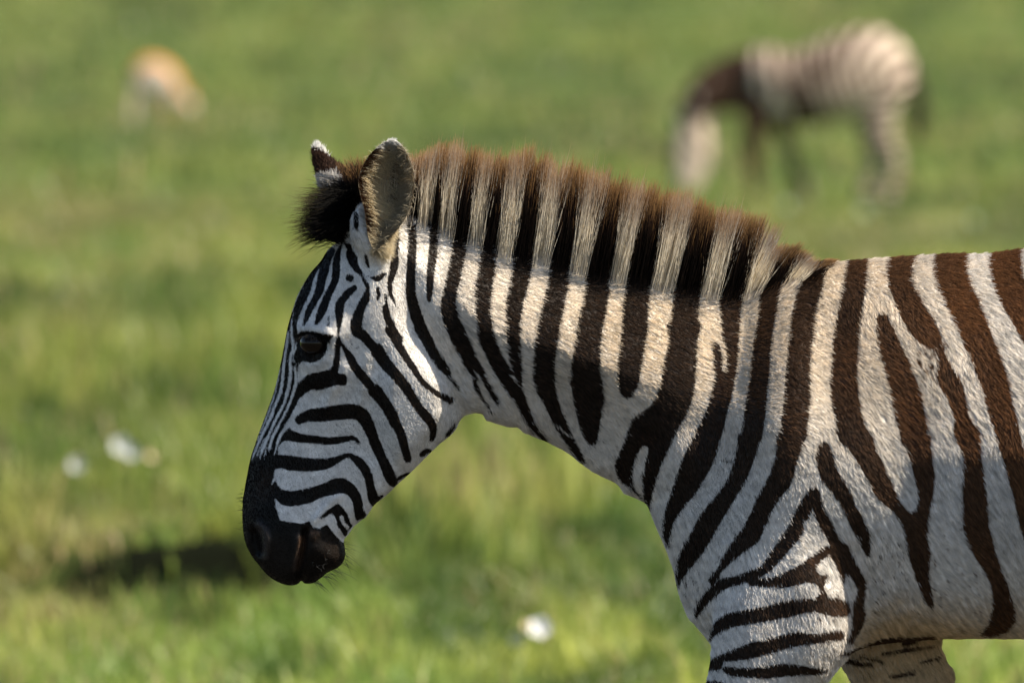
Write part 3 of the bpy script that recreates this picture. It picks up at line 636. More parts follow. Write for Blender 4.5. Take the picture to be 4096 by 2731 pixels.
torso_bumps = [
    gauss_stroke("j", [(900, 500), (1000, 700), (1080, 860)], -.003, .006), gauss_stroke("j", [(960, 420), (1090, 700), (1180, 900)], -.0025, .006), gauss_stroke("j", [(840, 260), (880, 420), (900, 600)], -.003, .007),
    gauss_stroke("H", [(470, 1250), (640, 1130), (800, 1020)], -.005, .009), gauss_stroke("H", [(520, 1300), (700, 1190), (870, 1110)], -.004, .008), gauss_stroke("H", [(560, 1000), (570, 850), (520, 700)], -.006, .014),
    gauss_stroke("F", [(180, 60), (120, 250), (150, 420)], -.006, .02), gauss_stroke("F", [(330, 120), (250, 330), (230, 560)], .005, .025), gauss_stroke("E", [(740, 930), (715, 1100), (690, 1300)], -.006, .014),
    gauss_stroke("C", [(300, 1050), (420, 1300), (560, 1500)], -.005, .016), gauss_stroke("E", [(930, 980), (880, 1250), (800, 1500)], -.004, .016),
    gauss_stroke("E", [(1060, 820), (1010, 1100), (930, 1450)], .020, .05),              # shoulder blade
    gauss_stroke("F", [(900, 150), (800, 450), (700, 700)], .013, .055),
    gauss_stroke("E", [(700, 850), (640, 1150), (520, 1550)], -.016, .045),                # hollow in front of it
    gauss_stroke("G", [(300, 640), (290, 800), (330, 1000)], -.018, .04),                # hollow behind it
    gauss_stroke("j", [(1000, 300), (1150, 560), (1400, 900)], -.005, .02),               # jugular groove
    gauss_stroke("D", [(700, 420), (1000, 780), (1250, 1050)], -.008, .035),
    gauss_stroke("C", [(500, 1000), (900, 1250), (1300, 1480)], .006, .05),
    gauss_stroke("G", [(700, 1100), (760, 1350), (820, 1600)], -.009, .04),
]
fore_poly = (M("F", (536, 1320), (530, 1400), (515, 1490), (503, 1568)) + M("S", (2818, 2900), (2845, 3150), (2855, 3350), (2835, 3480), (2855, 3600), (2872, 3900), (2872, 4200), (2850, 4350), (2800, 4500), (2785, 4600), (2772, 4662), (2880, 4667), (2985, 4662),
    (2985, 4500), (2990, 4330), (2962, 4150), (2965, 3900), (2985, 3650), (3020, 3480), (3020, 3300), (3065, 3050), (3150, 2880)) + M("F", (1190, 1568), (1250, 1528), (1330, 1430), (1395, 1345), (1425, 1200), (1415, 1040), (1370, 850), (1280, 640), (1120, 470), (950, 520), (750, 720), (600, 960), (550, 1150)))
leg_ctrl = [(*M("S", (sx, sy))[0], W, Rr) for sx, sy, W, Rr in ((3200, 2250, .070, .09), (2950, 2300, .060, .09), (3050, 2550, .065, .08), (2950, 2731, .055, .07), (3000, 3000, .045, .05), (2930, 3300, .036, .035), (2930, 3480, .036, .034), (2915, 3800, .022, .02), (2915, 4100, .022, .02), (2925, 4330, .030, .026), (2890, 4500, .030, .03), (2880, 4640, .045, .03))]
far_poly = (M("H", (300, 1250), (410, 1408), (450, 1500), (490, 1568)) + M("S", (3480, 2900), (3560, 3150), (3620, 3450), (3680, 3600), (3850, 4000), (3960, 4250), (3950, 4450), (3945, 4600), (3930, 4662), (4030, 4667), (4130, 4662), (4120, 4450), (4085, 4230), (3950, 3900), (3830, 3550), (3810, 3400), (3790, 3150), (3800, 2900))
    + M("H", (1150, 1568), (1100, 1460), (1070, 1370), (1068, 1280), (1000, 1150), (600, 1100)))
far_ctrl = [(*M("S", (sx, sy))[0], W, Rr) for sx, sy, W, Rr in ((3500, 2500, .065, .08), (3620, 2731, .06, .07), (3660, 3000, .045, .05), (3710, 3350, .036, .035), (3740, 3500, .036, .034), (3840, 3800, .022, .02), (4000, 4200, .025, .022), (4030, 4500, .030, .03), (4030, 4640, .045, .03))]
def hind(dx):
    P = [(5450, 1700), (5450, 2200), (5520, 2500), (5700, 2800), (5950, 3050), (6080, 3250), (6100, 3450), (6060, 3900), (6020, 4250), (5950, 4450), (5910, 4600), (5900, 4662), (6010, 4667), (6120, 4662), (6150, 4450), (6190, 4250), (6220, 3900), (6270, 3500), (6335, 3300), (6300, 3150), (6200, 2950), (6150, 2700), (6250, 2300), (6350, 1900), (6300, 1500)]
    C = ((5800, 1900, .10, .12), (5850, 2500, .09, .10), (6000, 2900, .06, .06), (6180, 3250, .036, .035), (6160, 3600, .026, .024), (6120, 4000, .024, .022), (6100, 4250, .03, .026), (6040, 4500, .03, .03), (6010, 4640, .045, .03))
    k = lambda y: max(0.0, min(1.0, (y - 2400) / 1500)) * dx
    return M("S", *[(x + k(y), y) for x, y in P]), [(*M("S", (x + k(y), y))[0], a, b) for x, y, a, b in C]
h1, h1c = hind(0); h2, h2c = hind(-420)
earb_poly = M("r", (815, 960), (880, 850), (960, 950), (1080, 1150), (1150, 1280), (1120, 1390), (980, 1400), (880, 1290), (810, 1150))
earb_ctrl = [(*M("r", (a, b))[0], W, Rr) for a, b, W, Rr in ((900, 950, .030, .03), (900, 1150, .032, .035), (1000, 1260, .030, .03), (830, 1050, .028, .03))]

def head_y(X):
    return np.clip((-0.17 - X), 0, 1) * 0.25          # the nose points slightly away from the lens
hy = lambda X, Z: head_y(X)
parts = [(torso_poly, torso_ctrl, 0.0, .02, sumb(torso_bumps)), (head_poly, head_ctrl, hy, .014, sumb(head_bumps)), (cheek_poly, cheek_ctrl, hy, .012, None),
         (earb_poly, earb_ctrl, -.060, .02, None), (earb_poly, earb_ctrl, .060, .02, None),
         (fore_poly, leg_ctrl, -.125, .03, sumb([gauss_stroke('F', [(900, 1100), (930, 1300), (900, 1560)], -.002, .03), gauss_stroke('F', [(1200, 900), (1250, 1100), (1180, 1350)], .008, .035), gauss_stroke('F', [(700, 1000), (720, 1250)], .002, .04)])), (far_poly, far_ctrl, .125, .03, None), (h1, h1c, -.13, .05, None), (h2, h2c, .13, .05, None)]
xs = np.concatenate([np.arange(-0.56, -0.20, .0024), np.arange(-0.20, 0.76, .0032), np.arange(0.76, 1.66, .011)])
ys = np.concatenate([np.arange(-0.30, 0.06, .0034), np.arange(0.06, 0.31, .0075)])
zs = np.concatenate([np.arange(-0.03, 0.62, .011), np.arange(0.62, 1.56, .0027)])
BV, BF = inflate(parts, xs, ys, zs)

# a couple of smoothing passes take the grid steps out
def smooth_mesh(V, F, n, lam=0.5):
    e = np.concatenate([F[:, [0, 1]], F[:, [1, 2]], F[:, [2, 3]], F[:, [3, 0]]])
    deg = np.bincount(e.ravel(), minlength=len(V)).astype(float)
    for k in range(n):
        acc = np.stack([np.bincount(e[:, 0], V[e[:, 1], c], len(V)) + np.bincount(e[:, 1], V[e[:, 0], c], len(V)) for c in range(3)], 1)
        V = V + (lam if k % 2 == 0 else -lam * 1.03) * (acc / np.maximum(deg, 1)[:, None] - V)
    return V
BV = smooth_mesh(BV, BF, 6)

SKIN = [(np.asarray(M("m", *q_)), a_, g_) for q_, a_, g_ in (
    (((255, 630, 30), (330, 690, 30), (365, 790, 28), (362, 900, 22), (345, 1020, 14)), .55, .004),
    (((810, 790, 16), (800, 900, 20), (770, 1020, 24), (730, 1150, 20)), .48, .005),
    (((900, 700, 30), (960, 740, 30)), .22, .006), (((1150, 850, 30), (1230, 960, 30), (1200, 1080, 30)), .12, .012),
    (((300, 250, 40), (350, 60, 40)), .16, .012), (((120, 700, 20), (110, 500, 20), (180, 300, 30)), .16, .010), (((500, 900, 40), (560, 1150, 50)), .15, .014))]
def coat_tone(x, z):
    """how brown the dark stripes are (0..1) and how dusty the pale ones are (0..1)"""
    vx = (x * PPM + 2048) * 0.57422; vy = ((MIDZ - z) * PPM + 1365.5) * 0.57422
    brown = np.interp(vx, [700, 900, 1050, 1500, 1900, 2100, 2352], [0, .10, .16, .24, .48, .80, 1.0])
    brown = brown * np.interp(vy - 0.12 * (vx - 1800), [600, 900, 1150, 1400], [1.0, .95, .72, .62])
    dust = np.interp(vx, [700, 960, 1100, 1900, 2200], [0.05, .2, .60, .62, .45]) * np.interp(vy - 0.15 * (vx - 1100), [500, 700, 900, 1050], [1, 1, .65, .25])
    dust = np.maximum(dust, np.interp(vy, [1320, 1440], [0, 1.25]) * (vx > 1900) * np.interp(vx, [1900, 2050], [0, 1]))  # tan belly edge: dust plus warm reflected light put into the colour
    for S_, a_, sg_ in SKIN:
        brown = np.maximum(brown, a_ * np.exp(-(np.maximum(stroke_sd(S_, x, z, .03), 0) / sg_) ** 2))
    return np.clip(brown, 0, 1), np.clip(dust, 0, 1.3)
BLK, BRN = np.array([.0050, .0038, .0032]), np.array([.108, .050, .022])
WHT, DST = np.array([.80, .785, .765]), np.array([.70, .575, .42])
def dark_col(b): return BLK + (BRN - BLK) * (b ** 1.35)[..., None] + np.array([.004, .006, .006]) * (np.clip(b * (1 - b) * 4, 0, 1))[..., None]
def grey_muzzle(c, x, z):
    k = (np.clip((-.30 - x) / .02, 0, 1) * np.clip((.98 - z) / .03, 0, 1))[:, None]
    return c * (1 - k) + c.mean(1, keepdims=True) * np.array([1.12, .97, .91]) * k
def pale_col(d): return WHT + (DST - WHT) * d[..., None]

def coat_material():
    m, t, pr = new_mat("zebra_skin"); L = t.links.new
    def A(n):
        a = t.nodes.new("ShaderNodeAttribute"); a.attribute_name = n; return a
    g = t.nodes.new("ShaderNodeTexCoord")
    n1 = t.nodes.new("ShaderNodeTexNoise"); n1.inputs["Scale"].default_value = 420; n1.inputs["Detail"].default_value = 3
    n2 = t.nodes.new("ShaderNodeTexNoise"); n2.inputs["Scale"].default_value = 60; n2.inputs["Detail"].default_value = 5
    L(g.outputs["Object"], n1.inputs["Vector"]); L(g.outputs["Object"], n2.inputs["Vector"])
    a = t.nodes.new("ShaderNodeMath"); a.operation = 'MULTIPLY_ADD'; a.inputs[1].default_value = 0.004; a.inputs[2].default_value = -0.002
    L(n1.outputs[0], a.inputs[0])
    s = t.nodes.new("ShaderNodeMath"); s.operation = 'ADD'; L(A("stripe").outputs["Fac"], s.inputs[0]); L(a.outputs[0], s.inputs[1])
    r = t.nodes.new("ShaderNodeMapRange"); r.inputs[1].default_value = -0.0007; r.inputs[2].default_value = 0.0007
    L(s.outputs[0], r.inputs[0])
    mx = t.nodes.new("ShaderNodeMix"); mx.data_type = 'RGBA'
    L(r.outputs[0], mx.inputs[0]); L(A("dark").outputs["Color"], mx.inputs[6]); L(A("pale").outputs["Color"], mx.inputs[7])
    v = t.nodes.new("ShaderNodeMapRange"); v.inputs[1].default_value = .3; v.inputs[2].default_value = .7; v.inputs[3].default_value = .72; v.inputs[4].default_value = 1.1
    L(n2.outputs[0], v.inputs[0])
    sc_ = t.nodes.new("ShaderNodeVectorMath"); sc_.operation = 'SCALE'; L(mx.outputs[2], sc_.inputs[0]); L(v.outputs[0], sc_.inputs["Scale"])
    v2 = t.nodes.new("ShaderNodeMapRange"); v2.inputs[1].default_value = .3; v2.inputs[2].default_value = .7; v2.inputs[3].default_value = .84; v2.inputs[4].default_value = 1.08
    L(n1.outputs[0], v2.inputs[0])
    s2 = t.nodes.new("ShaderNodeVectorMath"); s2.operation = 'SCALE'; L(sc_.outputs[0], s2.inputs[0]); L(v2.outputs[0], s2.inputs["Scale"])
    L(s2.outputs[0], pr.inputs["Base Color"])
    b = t.nodes.new("ShaderNodeBump"); b.inputs["Strength"].default_value = 0.15; b.inputs["Distance"].default_value = 0.003
    L(n1.outputs[0], b.inputs["Height"]); L(b.outputs[0], pr.inputs["Normal"])
    pr.inputs["Roughness"].default_value = 0.48; pr.inputs["Specular IOR Level"].default_value = 0.18
    return m
st = stripe_value(BV[:, 0], BV[:, 1], BV[:, 2])
bb, dd = coat_tone(BV[:, 0], BV[:, 2])
# the whole crown under forelock and mane is dark skin
one = np.ones((len(BV), 1))
body = mesh_obj("body", BV, BF, coat_material(), zebra, attrs={"stripe": ('FLOAT', st), "dark": ('FLOAT_COLOR', np.hstack([grey_muzzle(dark_col(bb), BV[:, 0], BV[:, 2]), one])), "pale": ('FLOAT_COLOR', np.hstack([pale_col(dd), one]))})

# ------------------------------------------------------------------ coat hair, mane, forelock
HAIR = hair_mat("coat_hair", 0.15, gloss=0.006); MANE = hair_mat("mane_hair", 0.42, gloss=0.008)
def vert_normals(V, F):
    fn = np.cross(V[F[:, 2]] - V[F[:, 0]], V[F[:, 3]] - V[F[:, 1]])
    N = np.stack([sum(np.bincount(F[:, i], fn[:, c], len(V)) for i in range(4)) for c in range(3)], 1)
    return N / np.maximum(np.linalg.norm(N, axis=1, keepdims=True), 1e-12), fn
BN, FN = vert_normals(BV, BF)
def surface_points(n, sel, weight=None):
    area = np.linalg.norm(FN, axis=1) * sel
    if weight is not None: area = area * weight
    f = rng.choice(len(BF), n, p=area / area.sum())
    u, v = rng.random(n), rng.random(n)
    wts = np.stack([(1 - u) * (1 - v), u * (1 - v), u * v, (1 - u) * v], 1)
    P = (BV[BF[f]] * wts[..., None]).sum(1); N = (BN[BF[f]] * wts[..., None]).sum(1)
    return P, N / np.linalg.norm(N, axis=1, keepdims=True)
fc = BV[BF].mean(1); fn_ = FN / np.maximum(np.linalg.norm(FN, axis=1, keepdims=True), 1e-12)
crest = np.asarray(catmull(M("r", (840, 640), (930, 640)) + M("C", (60, 570), (200, 590), (330, 635), (510, 680), (620, 722), (720, 760), (840, 790), (950, 795), (1070, 838), (1200, 873), (1320, 902), (1440, 910))
    + M("E", (180, 622), (320, 655), (480, 673), (600, 675), (730, 680), (850, 665), (980, 628), (1080, 595), (1170, 566)), 6))
sel = (fc[:, 0] < 1.30) & (fc[:, 2] > 0.60) & ((fc[:, 1] < 0.0) | (fn_[:, 2] > 0.1) | (fc[:, 1] < 0.05) | ((fc[:, 2] < .78) & (fc[:, 0] > .3)))
NH = 640000
P, N = surface_points(NH, sel)
vx = (P[:, 0] * PPM + 2048) * 0.57422; vy = ((MIDZ - P[:, 2]) * PPM + 1365.5) * 0.57422
headness = np.clip((1060 - vx) / 90, 0, 1) * np.clip((vy - 520) / 60, 0, 1)
back = np.clip((vx - 1700) / 300, 0, 1)
low = np.clip((vy - 760 - .15 * (vx - 1100)) / 250, 0, 1); neck = (1 - headness) * (1 - back)
dirx = headness * 0.5 + neck * (0.9 - .5 * low) + back * (1 - headness) * .55; dirz = headness * -.85 + neck * (-.42 - .45 * low) + back * (1 - headness) * -.75
T = np.stack([dirx, np.zeros(NH), dirz], 1)
turb = np.stack([wave(P[:, 0] * 30, P[:, 2] * 30, 1.0, 0), wave(P[:, 0] * 30, P[:, 2] * 30, 1.2, 1), wave(P[:, 0] * 30, P[:, 2] * 30, 1.1, 2)], 1)
T = T + 0.16 * turb + rng.normal(0, 0.07, (NH, 3))
kc = np.clip(1 - (np.interp(P[:, 0], crest[:, 0], crest[:, 1]) - P[:, 2] + .003) / .034, 0, 1) * (P[:, 0] > crest[3, 0]) * (P[:, 0] < crest[-8, 0])
T = T * (1 - kc[:, None]) + kc[:, None] * 2.2 * np.array([.22, 0, 1])
T = T - N * (T * N).sum(1, keepdims=True); T /= np.linalg.norm(T, axis=1, keepdims=True)
muzz = np.clip((vy - 1180) / 60, 0, 1) * (vx < 800)
cl = wave(P[:, 0] * 420 + 60 * P[:, 2], P[:, 2] * 420 + 90 * P[:, 0], 1.0, 1); cl2 = wave(P[:, 0] * 160, P[:, 2] * 260, 1.0, 0)
ln = (0.0044 * headness + (0.0098 + 0.0030 * back) * (1 - headness) * (1 - .3 * low)) * (1 - 0.5 * muzz) * rng.uniform(0.7, 1.3, NH)
qp = -T[:, 2] * P[:, 0] + T[:, 0] * P[:, 2]; qa = T[:, 0] * P[:, 0] + T[:, 2] * P[:, 2]
Ts = np.stack([dirx, dirz], 1); Ts /= np.linalg.norm(Ts, axis=1, keepdims=True)
qp = -Ts[:, 1] * P[:, 0] + Ts[:, 0] * P[:, 2]; qa = Ts[:, 0] * P[:, 0] + Ts[:, 1] * P[:, 2]
ln = ln * (1 + 1.6 * kc)
streak = (.26 - .12 * headness) * wave(qp * 620 + 1.2 * wave(qa * 60, qp * 60, 1.), qa * 95, 1.0, 2) * (1 - .4 * low)
lift = (0.09 * headness + 0.12 * (1 - headness) + .10 * back)[:, None] + rng.normal(0, 0.035, (NH, 1)) + ((.04 * cl + .04 * cl2 + .30 * streak) * (1 - .6 * headness))[:, None]
tipd = T + N * lift; tipd /= np.linalg.norm(tipd, axis=1, keepdims=True)
mid = P + (N * 0.22 + T * 0.95) * (ln * 0.5)[:, None]; tip = P + tipd * ln[:, None]
PL = P + (mid - P) * 1.1
s = stripe_value(PL[:, 0], P[:, 1], PL[:, 2]) + rng.normal(0, 1, NH) * (.0006 + .0009 * (1 - headness))
b, d = coat_tone(P[:, 0], P[:, 2])
cd = dark_col(np.clip(b + rng.normal(0, .12, NH) + 0.10 * turb[:, 0] * (b > .3), 0, 1.1)) * rng.uniform(.5, 1.5, (NH, 1)); cp = pale_col(np.clip(d * (1 + .45 * wave(P[:, 0] * 9, P[:, 2] * 9, 1.0, 2)) + rng.normal(0, .15, NH), 0, 1.3)) * rng.uniform(.78, 1.08, (NH, 1)) * (1 - .16 * np.clip(wave(P[:, 0] * 22, P[:, 2] * 14, 1.0, 0) - .2, 0, 1))[:, None]
cd = grey_muzzle(cd, P[:, 0], P[:, 2]); root = np.where((s < 0)[:, None], cd, cp)
tipc = np.where((s < 0)[:, None], cd * 1.6 + np.array([.010, .004, .001]) * b[:, None], cp)
hair_obj("coat", np.stack([P - N * 0.001, mid, tip], 1), [.00028, .00024, .00008], np.stack([root * .8, (root + tipc) / 2, tipc * 1.05], 1) * np.clip(1 + .08 * cl + .09 * cl2 + streak, .5, 1.25)[:, None, None], HAIR, zebra)

# mane: stiff upright brush along the crest
topl = np.asarray(catmull(M("r", (700, 420), (820, 330)) + M("C", (70, 190), (200, 150), (330, 130), (440, 155), (560, 190), (600, 215), (720, 185), (850, 185), (950, 225), (1050, 262), (1160, 275), (1250, 305), (1340, 360), (1430, 385), (1568, 405))
    + M("E", (100, 95), (200, 105), (350, 135), (480, 165), (560, 205), (700, 235), (820, 270), (885, 310), (915, 370), (945, 440), (1010, 440), (1080, 450), (1130, 490), (1180, 530), (1225, 556)), 6))
def along(L, u):
    seg = np.concatenate([[0], np.cumsum(np.hypot(*np.diff(L, axis=0).T))]); seg /= seg[-1]
    return np.stack([np.interp(u, seg, L[:, 0]), np.interp(u, seg, L[:, 1])], 1)
NM = 25000
u = rng.random(NM) ** 0.97
r0 = along(crest, u)
lean = np.interp(u, [0, .06, .15, .5, .9, 1], [-.020, .004, .012, .024, .030, .034])
tx = r0[:, 0] + lean
tz = np.interp(tx, topl[:, 0], topl[:, 1])
clump = np.sin(u * 310 + 2 * np.sin(u * 57)) * 0.5 + np.sin(u * 173 + 1.3) * 0.4 + .4 * np.sin(u * 620 + 3 * np.sin(u * 91))
H = np.maximum(tz - r0[:, 1], 0.012) * (rng.beta(6.5, 1.2, NM) * 1.10) * (1 + 0.06 * clump)
stray = rng.random(NM) < 0.012; H[stray] *= rng.uniform(1.05, 1.22, stray.sum())
H = np.where(u < .06, H * rng.uniform(.5, 1.12, NM), H); yo = np.clip(rng.normal(0, 0.013, NM), -.032, .025); bx = rng.normal(0, 0.0045, NM)
NC = 170
ck = np.clip((u * NC + .35 * np.sin(u * 900)).astype(int), 0, NC); cu_ = (np.arange(NC + 1) + rng.uniform(.2, .8, NC + 1)) / NC
cpull = along(crest, np.clip(cu_, 0, 1))[ck][:, 0] - r0[:, 0]; H = H * rng.uniform(.92, 1.04, NC + 1)[ck]; clean = rng.normal(0, .006, NC + 1)[ck]
K = 6; tt = np.linspace(0, 1, K)[None]
side = yo * 1.4 + rng.normal(0, 0.006, NM)
ph = rng.uniform(0, 6.28, NM)
X = r0[:, 0:1] + bx[:, None] * (1 - .5 * tt ** 1.5) + (.35 * cpull + .5 * clean)[:, None] * tt ** 1.6 + (lean[:, None] + rng.normal(0, .0055, (NM, 1)) + .005 * clump[:, None]) * tt * (H / np.maximum(tz - r0[:, 1], .012))[:, None] + 0.0016 * np.sin(tt * 5 + ph[:, None]) * tt
Y = yo[:, None] + side[:, None] * tt + 0.0012 * np.cos(tt * 5 + ph[:, None]) * tt
drop = .19 * (1 - np.sqrt(1 - (yo / .068) ** 2)) + rng.random(NM) ** 2 * .013 * (yo < 0)
zr = r0[:, 1] - .002 - drop
H = H * np.clip(1 - 14 * np.clip(-yo - .012, 0, 1) * rng.random(NM), .35, 1)
Zc = zr[:, None] + (H + drop)[:, None] * tt
Y = np.where(yo[:, None] < 0, Y - .0025 * np.sin(tt * 3.0), Y)
sm = stripe_value(r0[:, 0] + bx, np.abs(yo), zr - .001) + rng.normal(0, 0.0011, NM) + .0016 * np.sin(u * 1400 + 9 * np.sin(u * 77))
dk = (sm < 0)[:, None, None]
TIP = np.array([.46, .26, .105]); MIDB = np.array([.044, .024, .017]); ROOTB = np.array([.011, .008, .007])
f1 = np.clip((tt - 0.62) / 0.26, 0, 1)[..., None]; f2 = np.clip((tt - 0.82) / 0.18, 0, 1)[..., None]
cdark = (ROOTB * (1 - f1) + MIDB * f1) * (1 - f2) + TIP * f2
dk = dk | (u < .055)[:, None, None]
cdark = np.broadcast_to(cdark, (1, K, 3)); f3 = np.clip((tt - 0.62) / 0.24, 0, 1)[..., None] * .78; cpale = (np.array([.97, .89, .74]) * (1 - f3) + MIDB * 2.2 * f3) * (1 - f2) + TIP * f2
cm = np.where(dk, cdark, cpale) * rng.uniform(.7, 1.25, (NM, 1, 1))
hair_obj("mane", np.stack([X, Y, Zc], -1), np.array([.0005, .0005, .00045, .0004, .0003, .0001]) * 0.70, cm, MANE, zebra)

# forelock: black tuft falling forward between the ears
NF = 3900
a = rng.random(NF)
rt = along(np.asarray(M("r", (705, 1215), (735, 1050), (770, 900), (830, 760), (880, 690))), a)
tp = along(np.asarray(catmull(M("r", (255, 1300), (215, 1190), (230, 1060), (270, 930), (300, 830), (370, 780), (450, 730), (540, 720)), 5)), a)
yo = rng.normal(0, 0.020, NF); K = 7; tt = np.linspace(0, 1, K)[None]
le = (rng.beta(3.0, 1.6, NF) * 1.12 * (1 + .12 * np.sin(a * 95 + 2 * np.sin(a * 31))))[:, None]
sag = np.interp(a, [0, .12, .3, 1], [.012, .012, .004, .006])[:, None]
cl = np.sin(a * 150 + np.sin(a * 40) * 2)
fk = rng.integers(0, 90, NF); ca_ = rng.random(90); cy_ = rng.normal(0, .018, 90)
a = np.clip(.22 * a + .78 * ca_[fk] + rng.normal(0, .014, NF), 0, 1); yo = .4 * yo + .6 * cy_[fk]
rt = along(np.asarray(M("r", (705, 1215), (735, 1050), (770, 900), (830, 760), (880, 690))), np.clip(a + rng.normal(0, .09, NF), 0, 1)); le = le * rng.uniform(.58, 1.16, 90)[fk][:, None]
tp = along(np.asarray(catmull(M("r", (255, 1300), (215, 1190), (230, 1060), (270, 930), (310, 840), (380, 780), (450, 735), (540, 720)), 5)), a); cl = rng.normal(0, 1, 90)[fk]
dx, dz = (tp - rt).T
X = rt[:, 0:1] + rng.normal(0, .006, (NF, 1)) + dx[:, None] * tt * le
Zc = rt[:, 1:2] + rng.normal(0, .006, (NF, 1)) + (dz + cl * .011 + rng.normal(0, .006, NF))[:, None] * tt * le + sag * np.sin(tt * 3.14) * np.where(a < .2, 1, .6)[:, None]
Y = yo[:, None] * (1 + tt * 1.2) + .002 * np.sin(tt * 6 + rng.uniform(0, 6, (NF, 1)))
f2 = np.clip((tt * le - 0.72) / 0.34, 0, 1)[..., None]
cf = (np.array([.006, .0055, .005]) * (1 - f2) + np.array([.13, .10, .045]) * f2) * rng.uniform(.6, 1.3, (NF, 1, 1))
hair_obj("forelock", np.stack([X, Y, Zc], -1), np.array([.0005, .0005, .00048, .0004, .0003, .0002, .0001]) * .75, cf, MANE, zebra)

# ------------------------------------------------------------------ ears
def ear(name, left, right, ymid, cup, out, colfun, n_u=45, sub=5):
    Lp, Rp = np.asarray(catmull(M("r", *left), sub)), np.asarray(catmull(M("r", *right), sub))
    nv = len(Lp); us = np.linspace(-1, 1, n_u)
    vv = np.linspace(0, 1, nv)
    grid = np.zeros((2, nv, n_u, 3)); cols = np.zeros((2, nv, n_u, 3))
    for sgn in (0, 1):
        for j, u_ in enumerate(us):
            uu = np.sign(u_) * abs(u_) ** 0.85
            c2 = Lp * (0.5 - 0.5 * uu) + Rp * (0.5 + 0.5 * uu)
            wid = np.hypot(*(Rp - Lp).T)
            prof = (1 - u_ * u_)
            dep = ymid(vv) + cup * wid / .08 * prof + (out * (0.25 + prof) if sgn else 0)
            grid[sgn, :, j] = np.stack([c2[:, 0], dep, c2[:, 1]], 1)
            cols[sgn, :, j] = np.array([colfun(u_, v_, sgn) for v_ in vv])
    V = grid.reshape(-1, 3); C = cols.reshape(-1, 3)
    F = []
    id_ = lambda s_, i, j: s_ * nv * n_u + i * n_u + j
    for s_ in (0, 1):
        for i in range(nv - 1):
            for j in range(n_u - 1):
                qd = [id_(s_, i, j), id_(s_, i, j + 1), id_(s_, i + 1, j + 1), id_(s_, i + 1, j)]
                F.append(qd if s_ == 0 else qd[::-1])
    for i in range(nv - 1):
        F.append([id_(0, i + 1, 0), id_(1, i + 1, 0), id_(1, i, 0), id_(0, i, 0)]); F.append([id_(0, i, n_u - 1), id_(1, i, n_u - 1), id_(1, i + 1, n_u - 1), id_(0, i + 1, n_u - 1)])
    for j in range(n_u - 1):
        F.append([id_(0, nv - 1, j), id_(0, nv - 1, j + 1), id_(1, nv - 1, j + 1), id_(1, nv - 1, j)])
    o = mesh_obj(name, V, np.array(F), EARM, zebra, attrs={"hcol": ('FLOAT_COLOR', np.hstack([C, np.ones((len(C), 1))]))})
    return o, grid, cols
EARH = hair_mat("ear_fringe", 0.70, gloss=0.0)
EARM = hair_mat("ear_skin", 0.70, gloss=0.0)
CREAM, GREY, RIM, EWHT = np.array([.84, .74, .54]), np.array([.46, .41, .31]), np.array([.050, .026, .016]), np.array([.80, .79, .76])
def near_col(u, v, back_side):
    if v > .87 + .03 * math.sin(u * 9) - .05 * max(u, 0): return EWHT
    if back_side: return np.array([.55, .48, .40])
    if abs(u) > .955 and v > .12: return RIM
    if -.05 < u < .32 and .42 < v < .86 and math.sin(v * 31 + u * 9) > .25: return np.array([.10, .075, .05])
    k = np.clip((u - .10 + .16 * math.sin(v * 14)) / .35, 0, 1)
    return (CREAM * (1 - k) + GREY * k) * (1 if v > .2 else .8)
nearL = ((1040, 1300), (985, 1160), (962, 1010), (940, 860), (900, 720), (880, 600), (890, 520), (930, 410), (1000, 300), (1100, 205), (1180, 155))
nearR = ((1080, 1300), (1200, 1170), (1290, 1072), (1350, 990), (1410, 870), (1450, 730), (1465, 560), (1430, 385), (1370, 262), (1300, 178), (1225, 150))
ear1, eg, ec = ear("ear", nearL, nearR, lambda v: -.090 - .014 * np.sin(v * 3.1), .050, .006, near_col)
def far_col(u, v, back_side):
    if v > .82 - .16 * max(u, 0): return EWHT
    if v < .22 and u > -.2: return np.array([.03, .02, .015])
    if v < .40 and u < .25: return np.array([.62, .60, .58])
    return np.array([.062, .036, .026])
farL = ((600, 800), (545, 745), (480, 690), (440, 610), (415, 520), (400, 440), (390, 360), (387, 300), (395, 255), (415, 234))
farR = ((900, 800), (880, 650), (850, 560), (780, 500), (720, 455), (650, 415), (590, 380), (545, 338), (500, 278), (440, 236))
ear2, fg, fcx = ear("ear", farL, farR, lambda v: .062 + .02 * v, -.022, .006, far_col)
